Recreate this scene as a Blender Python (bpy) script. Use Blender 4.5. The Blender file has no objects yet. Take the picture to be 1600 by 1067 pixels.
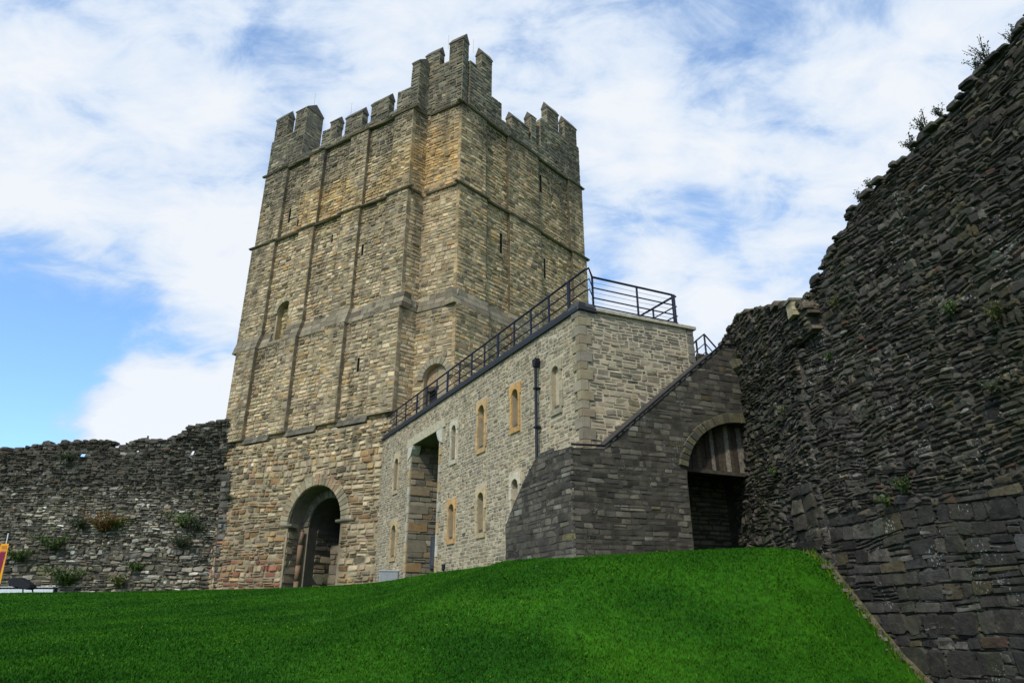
import bpy, math, random
import numpy as np
from mathutils import Vector
from mathutils.geometry import tessellate_polygon

random.seed(7)
RNG = np.random.default_rng(11)
scene = bpy.context.scene
COL = scene.collection
R = math.radians

# ------------------------------------------------------------------ camera
F_PX, HOR = 1067.0, 431.0            # focal length and horizon drop, in pixels of a 1600 wide frame
PITCH = math.atan2(HOR, F_PX)
cam_d = bpy.data.cameras.new("camera")
cam = bpy.data.objects.new("camera", cam_d)
COL.objects.link(cam)
cam_d.sensor_width = 36.0
cam_d.lens = 36.0 * F_PX / 1600.0
cam_d.clip_start = 0.1
cam_d.clip_end = 6000
cam.rotation_euler = (math.pi / 2 + PITCH, 0, 0)
scene.camera = cam

def ray(px, py):
    """direction (x right, y forward, z up) of a pixel, for measuring the place from the photograph"""
    x = px - 800.0
    y = 533.5 - py
    return np.array([x, F_PX * math.cos(PITCH) - y * math.sin(PITCH), F_PX * math.sin(PITCH) + y * math.cos(PITCH)])

def at_dist(px, py, d):
    r = ray(px, py)
    return r * (d / math.hypot(r[0], r[1]))

def at_z(px, py, z):
    r = ray(px, py)
    return r * (z / r[2])

# ------------------------------------------------------------------ noise helpers (numpy)
def vnoise(x, y, seed=0):
    x = np.asarray(x, float); y = np.asarray(y, float)
    xi = np.floor(x).astype(np.int64); yi = np.floor(y).astype(np.int64)
    fx = x - xi; fy = y - yi
    fx = fx * fx * (3 - 2 * fx); fy = fy * fy * (3 - 2 * fy)
    def h(a, b):
        n = (a * 374761393 + b * 668265263 + seed * 974634777) & 0xffffffff
        n = ((n ^ (n >> 13)) * 1274126177) & 0xffffffff
        return ((n ^ (n >> 16)) & 0xffff) / 65535.0
    a = h(xi, yi); b = h(xi + 1, yi); c = h(xi, yi + 1); d = h(xi + 1, yi + 1)
    return (a * (1 - fx) + b * fx) * (1 - fy) + (c * (1 - fx) + d * fx) * fy

def fbm(x, y, seed=0, n=3):
    s = 0; a = 0.5; t = 0
    for i in range(n):
        s = s + a * vnoise(x * 2 ** i, y * 2 ** i, seed + i * 17); t += a; a *= 0.5
    return s / t

def sstep(a, b, x):
    t = np.clip((np.asarray(x, float) - a) / (b - a), 0, 1)
    return t * t * (3 - 2 * t)

# ------------------------------------------------------------------ faces: vertical reference planes
class Face:
    def __init__(s, o, az):
        a = R(az)
        s.o = np.array(o[:2], float); s.az = az
        s.d = np.array([math.sin(a), math.cos(a)])
        s.n = np.array([-s.d[1], s.d[0]])
        if s.n @ s.o > 0: s.n = -s.n
        s.flip = (s.d[1] * s.n[0] - s.d[0] * s.n[1]) < 0
    def uv(s, px, py, off=0.0):
        r = ray(px, py); o = s.o + s.n * off
        t = (s.n @ o) / (s.n @ r[:2]); q = r * t
        return float((q[:2] - o) @ s.d), float(q[2])
    def w(s, u, z, off=0.0):
        q = s.o + s.d * u + s.n * off
        return (q[0], q[1], z)
    def arr(s, u, z, off):
        u = np.asarray(u, float)
        off = np.broadcast_to(off, u.shape)
        return np.stack([s.o[0] + s.d[0] * u + s.n[0] * off, s.o[1] + s.d[1] * u + s.n[1] * off, np.broadcast_to(z, u.shape)], -1)
    def poly(s, pts, off=0.0):
        return [s.uv(px, py, off) for px, py in pts]

def isect(F1, o1, F2, o2):
    """u on F1 and on F2 where the two offset planes meet"""
    a = F1.o + F1.n * o1; b = F2.o + F2.n * o2
    M = np.array([[F1.d[0], -F2.d[0]], [F1.d[1], -F2.d[1]]])
    u = np.linalg.solve(M, b - a)
    return float(u[0]), float(u[1])

# ------------------------------------------------------------------ mesh builder
class MB:
    def __init__(s):
        s.v = []; s.c = []; s.q = []; s.t = []; s.n = 0; s.qs = []; s.ts = []
    def _add(s, v, c):
        v = np.asarray(v, float).reshape(-1, 3)
        c = np.asarray(c, float)
        if c.ndim == 1: c = np.tile(c[:3], (len(v), 1))
        s.v.append(v); s.c.append(c[:, :3]); b = s.n; s.n += len(v); return b
    def quads(s, v, q, c, smooth=False):
        b = s._add(v, c); q = np.asarray(q, np.int64) + b
        s.q.append(q); s.qs.append(np.full(len(q), smooth))
    def mixed(s, v, q, t, c, smooth=False):
        b = s._add(v, c)
        if len(q): s.q.append(np.asarray(q, np.int64) + b); s.qs.append(np.full(len(q), smooth))
        if len(t): s.t.append(np.asarray(t, np.int64) + b); s.ts.append(np.full(len(t), smooth))
    def box(s, F, u0, u1, z0, z1, o0, o1, c, jit=0.0):
        P = [F.w(u, z, o) for o in (o0, o1) for (u, z) in ((u0, z0), (u1, z0), (u1, z1), (u0, z1))]
        P = np.array(P)
        if jit: P = P + RNG.uniform(-jit, jit, P.shape)
        s.quads(P, [(0, 3, 2, 1), (4, 5, 6, 7), (0, 1, 5, 4), (1, 2, 6, 5), (2, 3, 7, 6), (3, 0, 4, 7)], c)
    def prism(s, F, poly, o0, o1, c, bevel=0.0):
        """polygon (u,z) extruded from offset o0 to o1, optional bevelled front"""
        n = len(poly)
        p = np.array(poly, float)
        rings = [(p, o0)]
        if bevel:
            cc = p.mean(0); dd = p - cc; L = np.maximum(np.linalg.norm(dd, axis=1, keepdims=True), 1e-6)
            rings += [(p, o1 - bevel), (cc + dd * (1 - np.minimum(bevel / L, .4)), o1)]
        else:
            rings += [(p, o1)]
        V = np.concatenate([F.arr(r[:, 0], r[:, 1], o) for r, o in rings])
        q = []
        for k in range(len(rings) - 1):
            for i in range(n):
                j = (i + 1) % n
                q.append((k * n + i, k * n + j, (k + 1) * n + j, (k + 1) * n + i))
        tri = tessellate_polygon([[Vector((a, b, 0)) for a, b in rings[-1][0]]])
        m = (len(rings) - 1) * n
        t = [(m + a, m + b, m + c_) for a, b, c_ in tri] + [(c_, b, a) for a, b, c_ in tri]
        s.mixed(V, q, t, c)
    def beam(s, F, prof, u0, u1, c, cuts=1, wob=0.0):
        """profile (off,z) run along the face from u0 to u1"""
        n = len(prof); V = []; q = []
        for k in range(cuts + 1):
            u = u0 + (u1 - u0) * k / cuts
            for o, z in prof:
                V.append(F.w(u, z + random.uniform(-wob, wob), o + random.uniform(-wob, wob)))
        for k in range(cuts):
            for i in range(n):
                j = (i + 1) % n
                q.append((k * n + i, k * n + j, (k + 1) * n + j, (k + 1) * n + i))
        tri = tessellate_polygon([[Vector((a, b, 0)) for a, b in prof]])
        t = [tuple(x) for x in tri] + [tuple(cuts * n + i for i in x) for x in tri]
        s.mixed(np.array(V), q, t, c)
    def tube(s, pts, r, c, seg=8, r1=None):
        pts = [Vector(p) for p in pts]; V = []; q = []; N = len(pts)
        for i, p in enumerate(pts):
            if i == 0: t = pts[1] - p
            elif i == N - 1: t = p - pts[i - 1]
            else: t = (pts[i + 1] - p).normalized() + (p - pts[i - 1]).normalized()
            t.normalize()
            a = Vector((0, 0, 1)) if abs(t.z) < .9 else Vector((1, 0, 0))
            x = t.cross(a).normalized(); y = t.cross(x)
            rr = r if r1 is None else r + (r1 - r) * i / (N - 1)
            for k in range(seg):
                an = 2 * math.pi * k / seg
                V.append(p + x * math.cos(an) * rr + y * math.sin(an) * rr)
        for i in range(N - 1):
            for k in range(seg):
                k2 = (k + 1) % seg
                q.append((i * seg + k, i * seg + k2, (i + 1) * seg + k2, (i + 1) * seg + k))
        t = [(0, k + 1, k) for k in range(1, seg - 1)] + [((N - 1) * seg, (N - 1) * seg + k, (N - 1) * seg + k + 1) for k in range(1, seg - 1)]
        s.mixed(np.array([tuple(v) for v in V]), q, t, c, True)
    def wall(s, F, outline, holes, o, thick, c, pocket=None, back=True):
        """solid wall slab; holes = [(poly, depth, colour)]; pocket = list of MBs that take the reveals"""
        loops = [outline] + [h[0] for h in holes]
        flat = [p for l in loops for p in l]
        tri = tessellate_polygon([[Vector((a, b, 0)) for a, b in l] for l in loops])
        P = np.array(flat, float)
        s.mixed(F.arr(P[:, 0], P[:, 1], o), [], [tuple(t) for t in tri], c)
        n = len(outline); A = np.array(outline, float)
        V = np.concatenate([F.arr(A[:, 0], A[:, 1], o), F.arr(A[:, 0], A[:, 1], o - thick)])
        q = [(i, (i + 1) % n, n + (i + 1) % n, n + i) for i in range(n)]
        s.mixed(V, q, [], c)
        if back:
            lb = [outline] + [h[0] for h in holes if abs(h[1]) > thick]
            P = np.array([p for l in lb for p in l], float)
            s.mixed(F.arr(P[:, 0], P[:, 1], o - thick), [], [tuple(t) for t in tessellate_polygon([[Vector((a, b, 0)) for a, b in l] for l in lb])], c)
        for k, (hp, dep, hc) in enumerate(holes):
            B = s if pocket is None or pocket[k] is None else pocket[k]
            H = np.array(hp, float); m = len(hp)
            cap = dep > 0; dep = abs(dep)
            V = np.concatenate([F.arr(H[:, 0], H[:, 1], o), F.arr(H[:, 0], H[:, 1], o - dep)])
            q = [(i, (i + 1) % m, m + (i + 1) % m, m + i) for i in range(m)]
            tb = tessellate_polygon([[Vector((a, b, 0)) for a, b in hp]])
            B.mixed(V, q, [tuple(m + i for i in t) for t in tb] if cap else [], hc)
    def build(s, name, mat, parent=None):
        me = bpy.data.meshes.new(name)
        V = np.concatenate(s.v).astype(np.float32); C = np.concatenate(s.c)
        q = np.concatenate(s.q) if s.q else np.zeros((0, 4), np.int64)
        t = np.concatenate(s.t) if s.t else np.zeros((0, 3), np.int64)
        nq, nt = len(q), len(t)
        me.vertices.add(len(V)); me.vertices.foreach_set("co", V.ravel())
        me.loops.add(nq * 4 + nt * 3)
        me.loops.foreach_set("vertex_index", np.concatenate([q.ravel(), t.ravel()]).astype(np.int32))
        me.polygons.add(nq + nt)
        st = np.concatenate([np.arange(nq) * 4, nq * 4 + np.arange(nt) * 3]).astype(np.int32)
        me.polygons.foreach_set("loop_start", st)
        sm = np.concatenate(s.qs + s.ts) if (s.qs or s.ts) else np.zeros(0, bool)
        me.polygons.foreach_set("use_smooth", sm.astype(bool))
        me.update(calc_edges=True)
        ca = me.color_attributes.new("tint", 'FLOAT_COLOR', 'POINT')
        c4 = np.ones((len(V), 4), np.float32); c4[:, :3] = np.clip(C, 0, 4)
        ca.data.foreach_set("color", c4.ravel())
        me.materials.append(mat)
        o = bpy.data.objects.new(name, me); COL.objects.link(o)
        if parent is not None: o.parent = parent
        return o

# ------------------------------------------------------------------ individual stones
def scan(poly, z):
    xs = []
    n = len(poly)
    for i in range(n):
        (a, b), (c, d) = poly[i], poly[(i + 1) % n]
        if (b <= z < d) or (d <= z < b):
            xs.append(a + (z - b) * (c - a) / (d - b))
    xs.sort()
    return [(xs[i], xs[i + 1]) for i in range(0, len(xs) - 1, 2)]

def subtract(iv, cut):
    out = []
    for a, b in iv:
        segs = [(a, b)]
        for c, d in cut:
            ns = []
            for x, y in segs:
                if d <= x or c >= y: ns.append((x, y)); continue
                if c > x: ns.append((x, c))
                if d < y: ns.append((d, y))
            segs = ns
        out += segs
    return out

def pal(spec):
    w = np.array([x[0] for x in spec], float)
    return w / w.sum(), np.array([x[1] for x in spec], float)

def stones(B, F, outline, holes, row, wid, off, proud, palette, gap=.02, bevel=.02, jit=.05, tilt=.02, warp=.03, split=.15, tint=None, drop=0.0, big=0.0, var=.13, wscale=.35, smooth=False, seed=0, cut=(.04, .22)):
    rnd = random.Random(seed + 5)
    zs = [p[1] for p in outline]; z = min(zs); zt = max(zs)
    L = []
    while z < zt:
        h = rnd.uniform(*row) if not callable(row) else row(z, rnd)
        if rnd.random() < big: h *= 1.6
        z0, z1 = z, z + h; zm = (z0 + z1) / 2; z = z1
        iv = scan(outline, zm)
        ct = []
        for hp in holes:
            for zz in (z0 + .001, zm, z1 - .001): ct += scan(hp, zz)
        iv = subtract(iv, ct)
        wl, wh = wid if not callable(wid) else wid(zm)
        for a, b in iv:
            u = a
            if b - a < .04: continue
            while u < b - 1e-6:
                w = rnd.uniform(wl, wh) * (.7 + .6 * rnd.random())
                if b - (u + w) < wl * .6: w = b - u
                e = u + w
                if rnd.random() >= drop:
                    if rnd.random() < split and h > .1:
                        k = rnd.uniform(.35, .65)
                        L.append((u, e, z0, z0 + h * k)); L.append((u, e, z0 + h * k, z1))
                    else: L.append((u, e, z0, z1))
                u = e
    if not L: return
    A = np.array(L); N = len(A)
    w = np.maximum(A[:, 1] - A[:, 0] - gap, .02); h = np.maximum(A[:, 3] - A[:, 2] - gap, .02)
    uc = (A[:, 0] + A[:, 1]) / 2; zc = (A[:, 2] + A[:, 3]) / 2
    m = np.minimum(w, h)
    cu = RNG.uniform(cut[0], cut[1], (N, 4)) * m[:, None]; cz = RNG.uniform(cut[0], cut[1], (N, 4)) * m[:, None]
    hw, hh = (w / 2)[:, None], (h / 2)[:, None]
    U = np.concatenate([-hw + cu[:, :1], hw - cu[:, 1:2], hw, hw, hw - cu[:, 2:3], -hw + cu[:, 3:], -hw, -hw], 1)
    Z = np.concatenate([-hh, -hh, -hh + cz[:, 1:2], hh - cz[:, 2:3], hh, hh, hh - cz[:, 3:], -hh + cz[:, :1]], 1)
    J = jit * m[:, None]
    U = U + RNG.uniform(-1, 1, U.shape) * J; Z = Z + RNG.uniform(-1, 1, Z.shape) * J
    bv = np.minimum(bevel, .3 * m)[:, None]
    fu = 1 - bv / hw; fz = 1 - bv / hh
    Ui, Zi = U * fu, Z * fz
    dep = RNG.uniform(proud[0], proud[1], (N, 1))
    tx = RNG.normal(0, tilt, (N, 1)); tz = RNG.normal(0, tilt, (N, 1))
    Di = dep + tx * Ui / hw + tz * Zi / hh + RNG.uniform(-.25, .25, (N, 8)) * tilt
    Uall = np.concatenate([U, Ui, np.zeros((N, 1))], 1) + uc[:, None]
    Zall = np.concatenate([Z, Zi, np.zeros((N, 1))], 1) + zc[:, None]
    Dall = np.concatenate([np.full((N, 8), -.035), Di, dep + tilt * .4], 1) + off
    if warp:
        Zall = Zall + warp * (fbm(Uall * wscale + 3.1, Zall * wscale * 2 + 7.7, 91 + seed) - .5) * 2
    V = F.arr(Uall, Zall, Dall).reshape(-1, 3)
    i = np.arange(8); j = (i + 1) % 8
    q = np.stack([i, j, j + 8, i + 8], 1); t = np.stack([i + 8, j + 8, np.full(8, 16)], 1)
    if F.flip: pass
    base = (np.arange(N) * 17)[:, None, None]
    q = (q[None] + base).reshape(-1, 4); t = (t[None] + base).reshape(-1, 3)
    pw, pc = pal(palette)
    col = pc[RNG.choice(len(pw), N, p=pw)]
    # neighbouring stones share a tendency: blend with a patchy second choice
    col = col * np.clip(RNG.normal(1, var, (N, 1)), .5, 1.7) * (1 + RNG.normal(0, .018, (N, 3)))
    if tint is not None: col = tint(uc, zc, col)
    col = np.clip(col, .008, .9)
    C = np.repeat(col, 17, axis=0).reshape(N, 17, 3).copy()
    C = C * (1 + RNG.normal(0, .05, (N, 17, 1)))
    B.mixed(V, q, t, C.reshape(-1, 3), smooth)

# ------------------------------------------------------------------ materials
def new_mat(name):
    m = bpy.data.materials.new(name); m.use_nodes = True
    nt = m.node_tree; b = nt.nodes["Principled BSDF"]
    return m, nt, b

def N_(nt, t, **kw):
    n = nt.nodes.new(t)
    for k, v in kw.items(): setattr(n, k, v)
    return n

def stone_mat(name, lo=.72, hi=1.22, nscale=3.0, bump=.5, bdist=.02, lichen=None, lamt=.0, lscale=2.0, streak=0.0, streak_col=(.05, .048, .04), rough=.92, fine=28, fleck=0.0, fscale=30):
    m, nt, b = new_mat(name)
    L = nt.links.new
    at = N_(nt, "ShaderNodeAttribute", attribute_name="tint")
    geo = N_(nt, "ShaderNodeNewGeometry")
    n1 = N_(nt, "ShaderNodeTexNoise"); n1.inputs["Scale"].default_value = nscale; n1.inputs["Detail"].default_value = 8; n1.inputs["Roughness"].default_value = .65
    L(geo.outputs["Position"], n1.inputs["Vector"])
    mr = N_(nt, "ShaderNodeMapRange"); mr.inputs[1].default_value = .3; mr.inputs[2].default_value = .7; mr.inputs[3].default_value = lo; mr.inputs[4].default_value = hi
    L(n1.outputs["Fac"], mr.inputs[0])
    mul = N_(nt, "ShaderNodeVectorMath", operation='SCALE')
    L(at.outputs["Color"], mul.inputs[0]); L(mr.outputs[0], mul.inputs["Scale"])
    last = mul.outputs[0]
    if lichen:
        n2 = N_(nt, "ShaderNodeTexNoise"); n2.inputs["Scale"].default_value = lscale; n2.inputs["Detail"].default_value = 10; n2.inputs["Roughness"].default_value = .7
        L(geo.outputs["Position"], n2.inputs["Vector"])
        m2 = N_(nt, "ShaderNodeMapRange"); m2.inputs[1].default_value = .58; m2.inputs[2].default_value = .7; m2.inputs[3].default_value = 0; m2.inputs[4].default_value = lamt
        L(n2.outputs["Fac"], m2.inputs[0])
        mx = N_(nt, "ShaderNodeMix", data_type='RGBA'); mx.inputs["B"].default_value = (*lichen, 1)
        L(m2.outputs[0], mx.inputs["Factor"]); L(last, mx.inputs["A"]); last = mx.outputs["Result"]
    if streak:
        mp = N_(nt, "ShaderNodeMapping"); mp.inputs["Scale"].default_value = (1.3, 1.3, .10)
        L(geo.outputs["Position"], mp.inputs["Vector"])
        n3 = N_(nt, "ShaderNodeTexNoise"); n3.inputs["Scale"].default_value = 1.0; n3.inputs["Detail"].default_value = 6
        L(mp.outputs[0], n3.inputs["Vector"])
        m3 = N_(nt, "ShaderNodeMapRange"); m3.inputs[1].default_value = .52; m3.inputs[2].default_value = .68; m3.inputs[3].default_value = 0; m3.inputs[4].default_value = streak
        L(n3.outputs["Fac"], m3.inputs[0])
        mx = N_(nt, "ShaderNodeMix", data_type='RGBA'); mx.inputs["B"].default_value = (*streak_col, 1)
        L(m3.outputs[0], mx.inputs["Factor"]); L(last, mx.inputs["A"]); last = mx.outputs["Result"]
    if fleck:
        n4 = N_(nt, "ShaderNodeTexNoise"); n4.inputs["Scale"].default_value = fscale; n4.inputs["Detail"].default_value = 3
        n5 = N_(nt, "ShaderNodeTexNoise"); n5.inputs["Scale"].default_value = 1.7; n5.inputs["Detail"].default_value = 3
        L(geo.outputs["Position"], n4.inputs["Vector"]); L(geo.outputs["Position"], n5.inputs["Vector"])
        ad = N_(nt, "ShaderNodeMath", operation='MULTIPLY'); L(n4.outputs["Fac"], ad.inputs[0]); L(n5.outputs["Fac"], ad.inputs[1])
        m4 = N_(nt, "ShaderNodeMapRange"); m4.inputs[1].default_value = .385; m4.inputs[2].default_value = .43; m4.inputs[3].default_value = 0; m4.inputs[4].default_value = fleck
        L(ad.outputs[0], m4.inputs[0])
        mx = N_(nt, "ShaderNodeMix", data_type='RGBA'); mx.inputs["B"].default_value = (.36, .35, .32, 1)
        L(m4.outputs[0], mx.inputs["Factor"]); L(last, mx.inputs["A"]); last = mx.outputs["Result"]
    L(last, b.inputs["Base Color"])
    b.inputs["Roughness"].default_value = rough
    b.inputs["Specular IOR Level"].default_value = .25
    nb = N_(nt, "ShaderNodeTexNoise"); nb.inputs["Scale"].default_value = fine; nb.inputs["Detail"].default_value = 6; nb.inputs["Roughness"].default_value = .7
    L(geo.outputs["Position"], nb.inputs["Vector"])
    bp = N_(nt, "ShaderNodeBump"); bp.inputs["Strength"].default_value = bump; bp.inputs["Distance"].default_value = bdist
    L(nb.outputs["Fac"], bp.inputs["Height"]); L(bp.outputs[0], b.inputs["Normal"])
    return m

def tint_mat(name, rough=.5, metal=0.0, spec=.4, bump=0.0, nscale=20, lo=.85, hi=1.15):
    m, nt, b = new_mat(name); L = nt.links.new
    at = N_(nt, "ShaderNodeAttribute", attribute_name="tint")
    geo = N_(nt, "ShaderNodeNewGeometry")
    n1 = N_(nt, "ShaderNodeTexNoise"); n1.inputs["Scale"].default_value = nscale; n1.inputs["Detail"].default_value = 5
    L(geo.outputs["Position"], n1.inputs["Vector"])
    mr = N_(nt, "ShaderNodeMapRange"); mr.inputs[1].default_value = .3; mr.inputs[2].default_value = .7; mr.inputs[3].default_value = lo; mr.inputs[4].default_value = hi
    L(n1.outputs["Fac"], mr.inputs[0])
    mul = N_(nt, "ShaderNodeVectorMath", operation='SCALE')
    L(at.outputs["Color"], mul.inputs[0]); L(mr.outputs[0], mul.inputs["Scale"])
    L(mul.outputs[0], b.inputs["Base Color"])
    b.inputs["Roughness"].default_value = rough; b.inputs["Metallic"].default_value = metal
    b.inputs["Specular IOR Level"].default_value = spec
    if bump:
        bp = N_(nt, "ShaderNodeBump"); bp.inputs["Strength"].default_value = bump; bp.inputs["Distance"].default_value = .01
        L(n1.outputs["Fac"], bp.inputs["Height"]); L(bp.outputs[0], b.inputs["Normal"])
    return m

M_KEEP = stone_mat("keep_sandstone", .7, 1.25, 1.6, .6, .03, lichen=(.11, .095, .068), lamt=.55, lscale=1.1, streak=.5, streak_col=(.095, .08, .055))
M_GATE = stone_mat("gatehouse_stone", .75, 1.2, 4.0, .5, .012, lichen=(.30, .265, .19), lamt=.35, lscale=3, streak=.25, streak_col=(.22, .185, .12))
M_DARK = stone_mat("sooty_stone", .6, 1.4, 3.5, .7, .02, lichen=(.10, .10, .07), lamt=.5, lscale=2.2, fleck=.5, fscale=30)
M_RUIN = stone_mat("ruin_stone", .5, 1.5, 5.0, 1.0, .05, lichen=(.145, .14, .10), lamt=.6, lscale=3.6, fine=9, fleck=.8, fscale=26, streak=.55, streak_col=(.055, .060, .022))
M_CURT = stone_mat("curtain_stone", .6, 1.4, 2.2, .8, .03, lichen=(.085, .09, .035), lamt=.75, lscale=.8, fleck=.5, fscale=9)
M_METAL = tint_mat("painted_steel", .6, 0.0, .25)
M_WOOD = tint_mat("weathered_timber", .85, 0, .2, .5, 14, .6, 1.3)
M_CLOTH = tint_mat("banner_cloth", .8, 0, .2)
M_LEAF = tint_mat("leaves", .6, 0, .3)
M_PLASTER = tint_mat("dressed_stone", .9, 0, .2, .4, 9, .75, 1.2)

# ------------------------------------------------------------------ scene bookkeeping
def tag(o, label=None, cat=None, group=None, kind=None):
    if label: o["label"] = label
    if cat: o["category"] = cat
    if group: o["group"] = group
    if kind: o["kind"] = kind
    return o

def empty(name, loc, label, cat, group=None):
    o = bpy.data.objects.new(name, None); COL.objects.link(o)
    o.location = loc; o.empty_display_size = .3
    tag(o, label, cat, group)
    return o

def adopt(root):
    """children were modelled in world space: keep them there"""
    inv = root.matrix_basis.inverted()
    for o in bpy.data.objects:
        if o.parent is root: o.matrix_parent_inverse = inv

def arch(uc, zs, r, zb, n=14, rz=None):
    """polygon of a round-headed opening"""
    rz = rz or r
    p = [(uc - r, zb), (uc + r, zb)]
    p += [(uc + r * math.cos(math.pi * k / n), zs + rz * math.sin(math.pi * k / n)) for k in range(n + 1)]
    return p

def voussoirs(B, F, uc, zs, r, wd, n, o0, o1, cols, a0=0.0, a1=math.pi, rz=None, bev=.015):
    rz = rz or r
    for k in range(n):
        b0 = a0 + (a1 - a0) * (k + .04) / n; b1 = a0 + (a1 - a0) * (k + .96) / n
        w2 = wd * random.uniform(.9, 1.1)
        p = [(uc + r * math.cos(b0), zs + rz * math.sin(b0)), (uc + (r + w2) * math.cos(b0), zs + (rz + w2) * math.sin(b0)),
             (uc + (r + w2) * math.cos(b1), zs + (rz + w2) * math.sin(b1)), (uc + r * math.cos(b1), zs + rz * math.sin(b1))]
        B.prism(F, p, o0, o1 + random.uniform(-.008, .015), np.array(random.choice(cols)) * random.uniform(.8, 1.15), bev)

# =================================================================== THE KEEP
KL = Face((-5.40, 30.72), -58)       # long west front
KN = Face((-5.40, 30.72), 46)        # short return of the notch
KB = Face((-4.70, 31.28), -60.5)     # corner turret, same way as the front
KR = Face((-2.83, 30.28), 42)        # east front
KN.n = KN.n if KN.n[0] > 0 else -KN.n
ZB, Z3, Z2, Z1 = .2, 14.05, 21.1, 26.5
STAGES = [(ZB, Z3, .38, 12.2), (Z3, Z2, .12, 12.35), (Z2, Z1, 0.0, 12.3)]
KEEP_PAL = [(5, (.52, .395, .235)), (4, (.59, .46, .29)), (1.6, (.49, .325, .155)), (2.2, (.42, .328, .21)), (1.1, (.31, .225, .138)), (.7, (.18, .14, .093)), (.1, (.42, .25, .14))]
MORT = np.array((.34, .28, .18))
SOOT = np.array((.085, .075, .057))

def keep_tint(flag):
    def f(u, z, c):
        n = fbm(u * .22 + flag * 9, z * .16, 5 + flag)
        n2 = fbm(u * .9, z * .12, 23 + flag)
        n3 = fbm(u * .5 + 4, z * .5, 41 + flag)
        k = .85 * sstep(23.4, 27.8, z + 2.6 * (n - .5) * 2) + .35 * sstep(.5, .72, n2) * sstep(16, 25, z)
        k = k + .4 * sstep(.60, .76, n3) * .8
        k = k + .35 * np.exp(-((z - 13.6) / .8) ** 2) + .18 * np.exp(-((z - 20.9) / .5) ** 2)
        if flag == 0: k = k + .3 * sstep(8.5, 12, u) * sstep(16, 24, z)
        k = np.clip(k, 0, .88)[:, None] * np.clip(RNG.normal(1, .22, (len(u), 1)), .2, 1.3)
        k = np.clip(k, 0, .92)
        c = c * (1 - k) + SOOT * (.8 + .6 * RNG.random((len(u), 1))) * k
        if flag == 0:
            q = (sstep(.44, .6, fbm(u * .3, z * .3, 77)) * sstep(19.5, 22.5, z) * (1 - sstep(23.2, 24.5, z)))[:, None] * .6
            c = c * (1 - q) + c * np.array((1.25, 1.03, .62)) * q
        if flag in (1, 2):
            q = (np.exp(-((z - 23.4) / 2.2) ** 2))[:, None] * .8
            c = c * (1 - q) + c * np.array((1.2, .92, .5)) * q
        if flag == 3: c = c * np.array((.98, .92, .82))
        low = (1 - sstep(3.0, 9.0, z + 3 * (n - .5)))[:, None]
        pick = (RNG.random((len(u), 1)) < .2 * low)
        c = np.where(pick, np.array((.37, .215, .10)) * RNG.uniform(.7, 1.2, (len(u), 1)), c)
        pick = (RNG.random((len(u), 1)) < .4 * (1 - sstep(2.2, 3.3, z + .8 * (n - .5)))[:, None] * sstep(4.5, 6.5, u)[:, None] * (flag == 0))
        c = np.where(pick, np.array((.40, .17, .10)) * RNG.uniform(.7, 1.2, (len(u), 1)), c)
        c = c * np.where(low > 0, 1 - .22 * low, 1)
        return c
    return f

keep = empty("castle_keep", (-8, 37, 1.3), "tall square sandstone keep with battlements and round arched doorway", "keep")
B = MB()
slit_tops = []
# openings of the west front (u, z, width, height, depth)
SL = {0: [(2.36, 11.55, .16, .75)], 1: [(6.06, 14.32, .15, .55), (5.55, 19.85, .15, .55), (3.08, 18.35, .16, .7)],
      2: [(9.7, 22.8, .2, 1.05), (8.85, 22.05, .15, .6)]}
SR = {0: [], 1: [(3.23, 18.95, .2, 1.25), (1.35, 15.7, .3, 1.0), (6.97, 18.9, .16, 1.3), (4.33, 15.6, .18, .9)], 2: [(6.9, 24.8, .2, 1.3)]}
DU, DR_, DZS = 4.12, 1.72, 4.05    # doorway centre, radius, springing
def rect(u, z, w, h): return [(u - w / 2, z - h / 2), (u + w / 2, z - h / 2), (u + w / 2, z + h / 2), (u - w / 2, z + h / 2)]
pockets = []
def slit_pocket():
    p = MB(); pockets.append(p); return p
def slit_poly(a):
    u, z, w, h = a
    if w >= .3: return arch(u, z + h / 2 - w / 2, w / 2, z - h / 2, 8)
    return rect(u, z, w, h)
DK = (.06, .052, .04)
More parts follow.
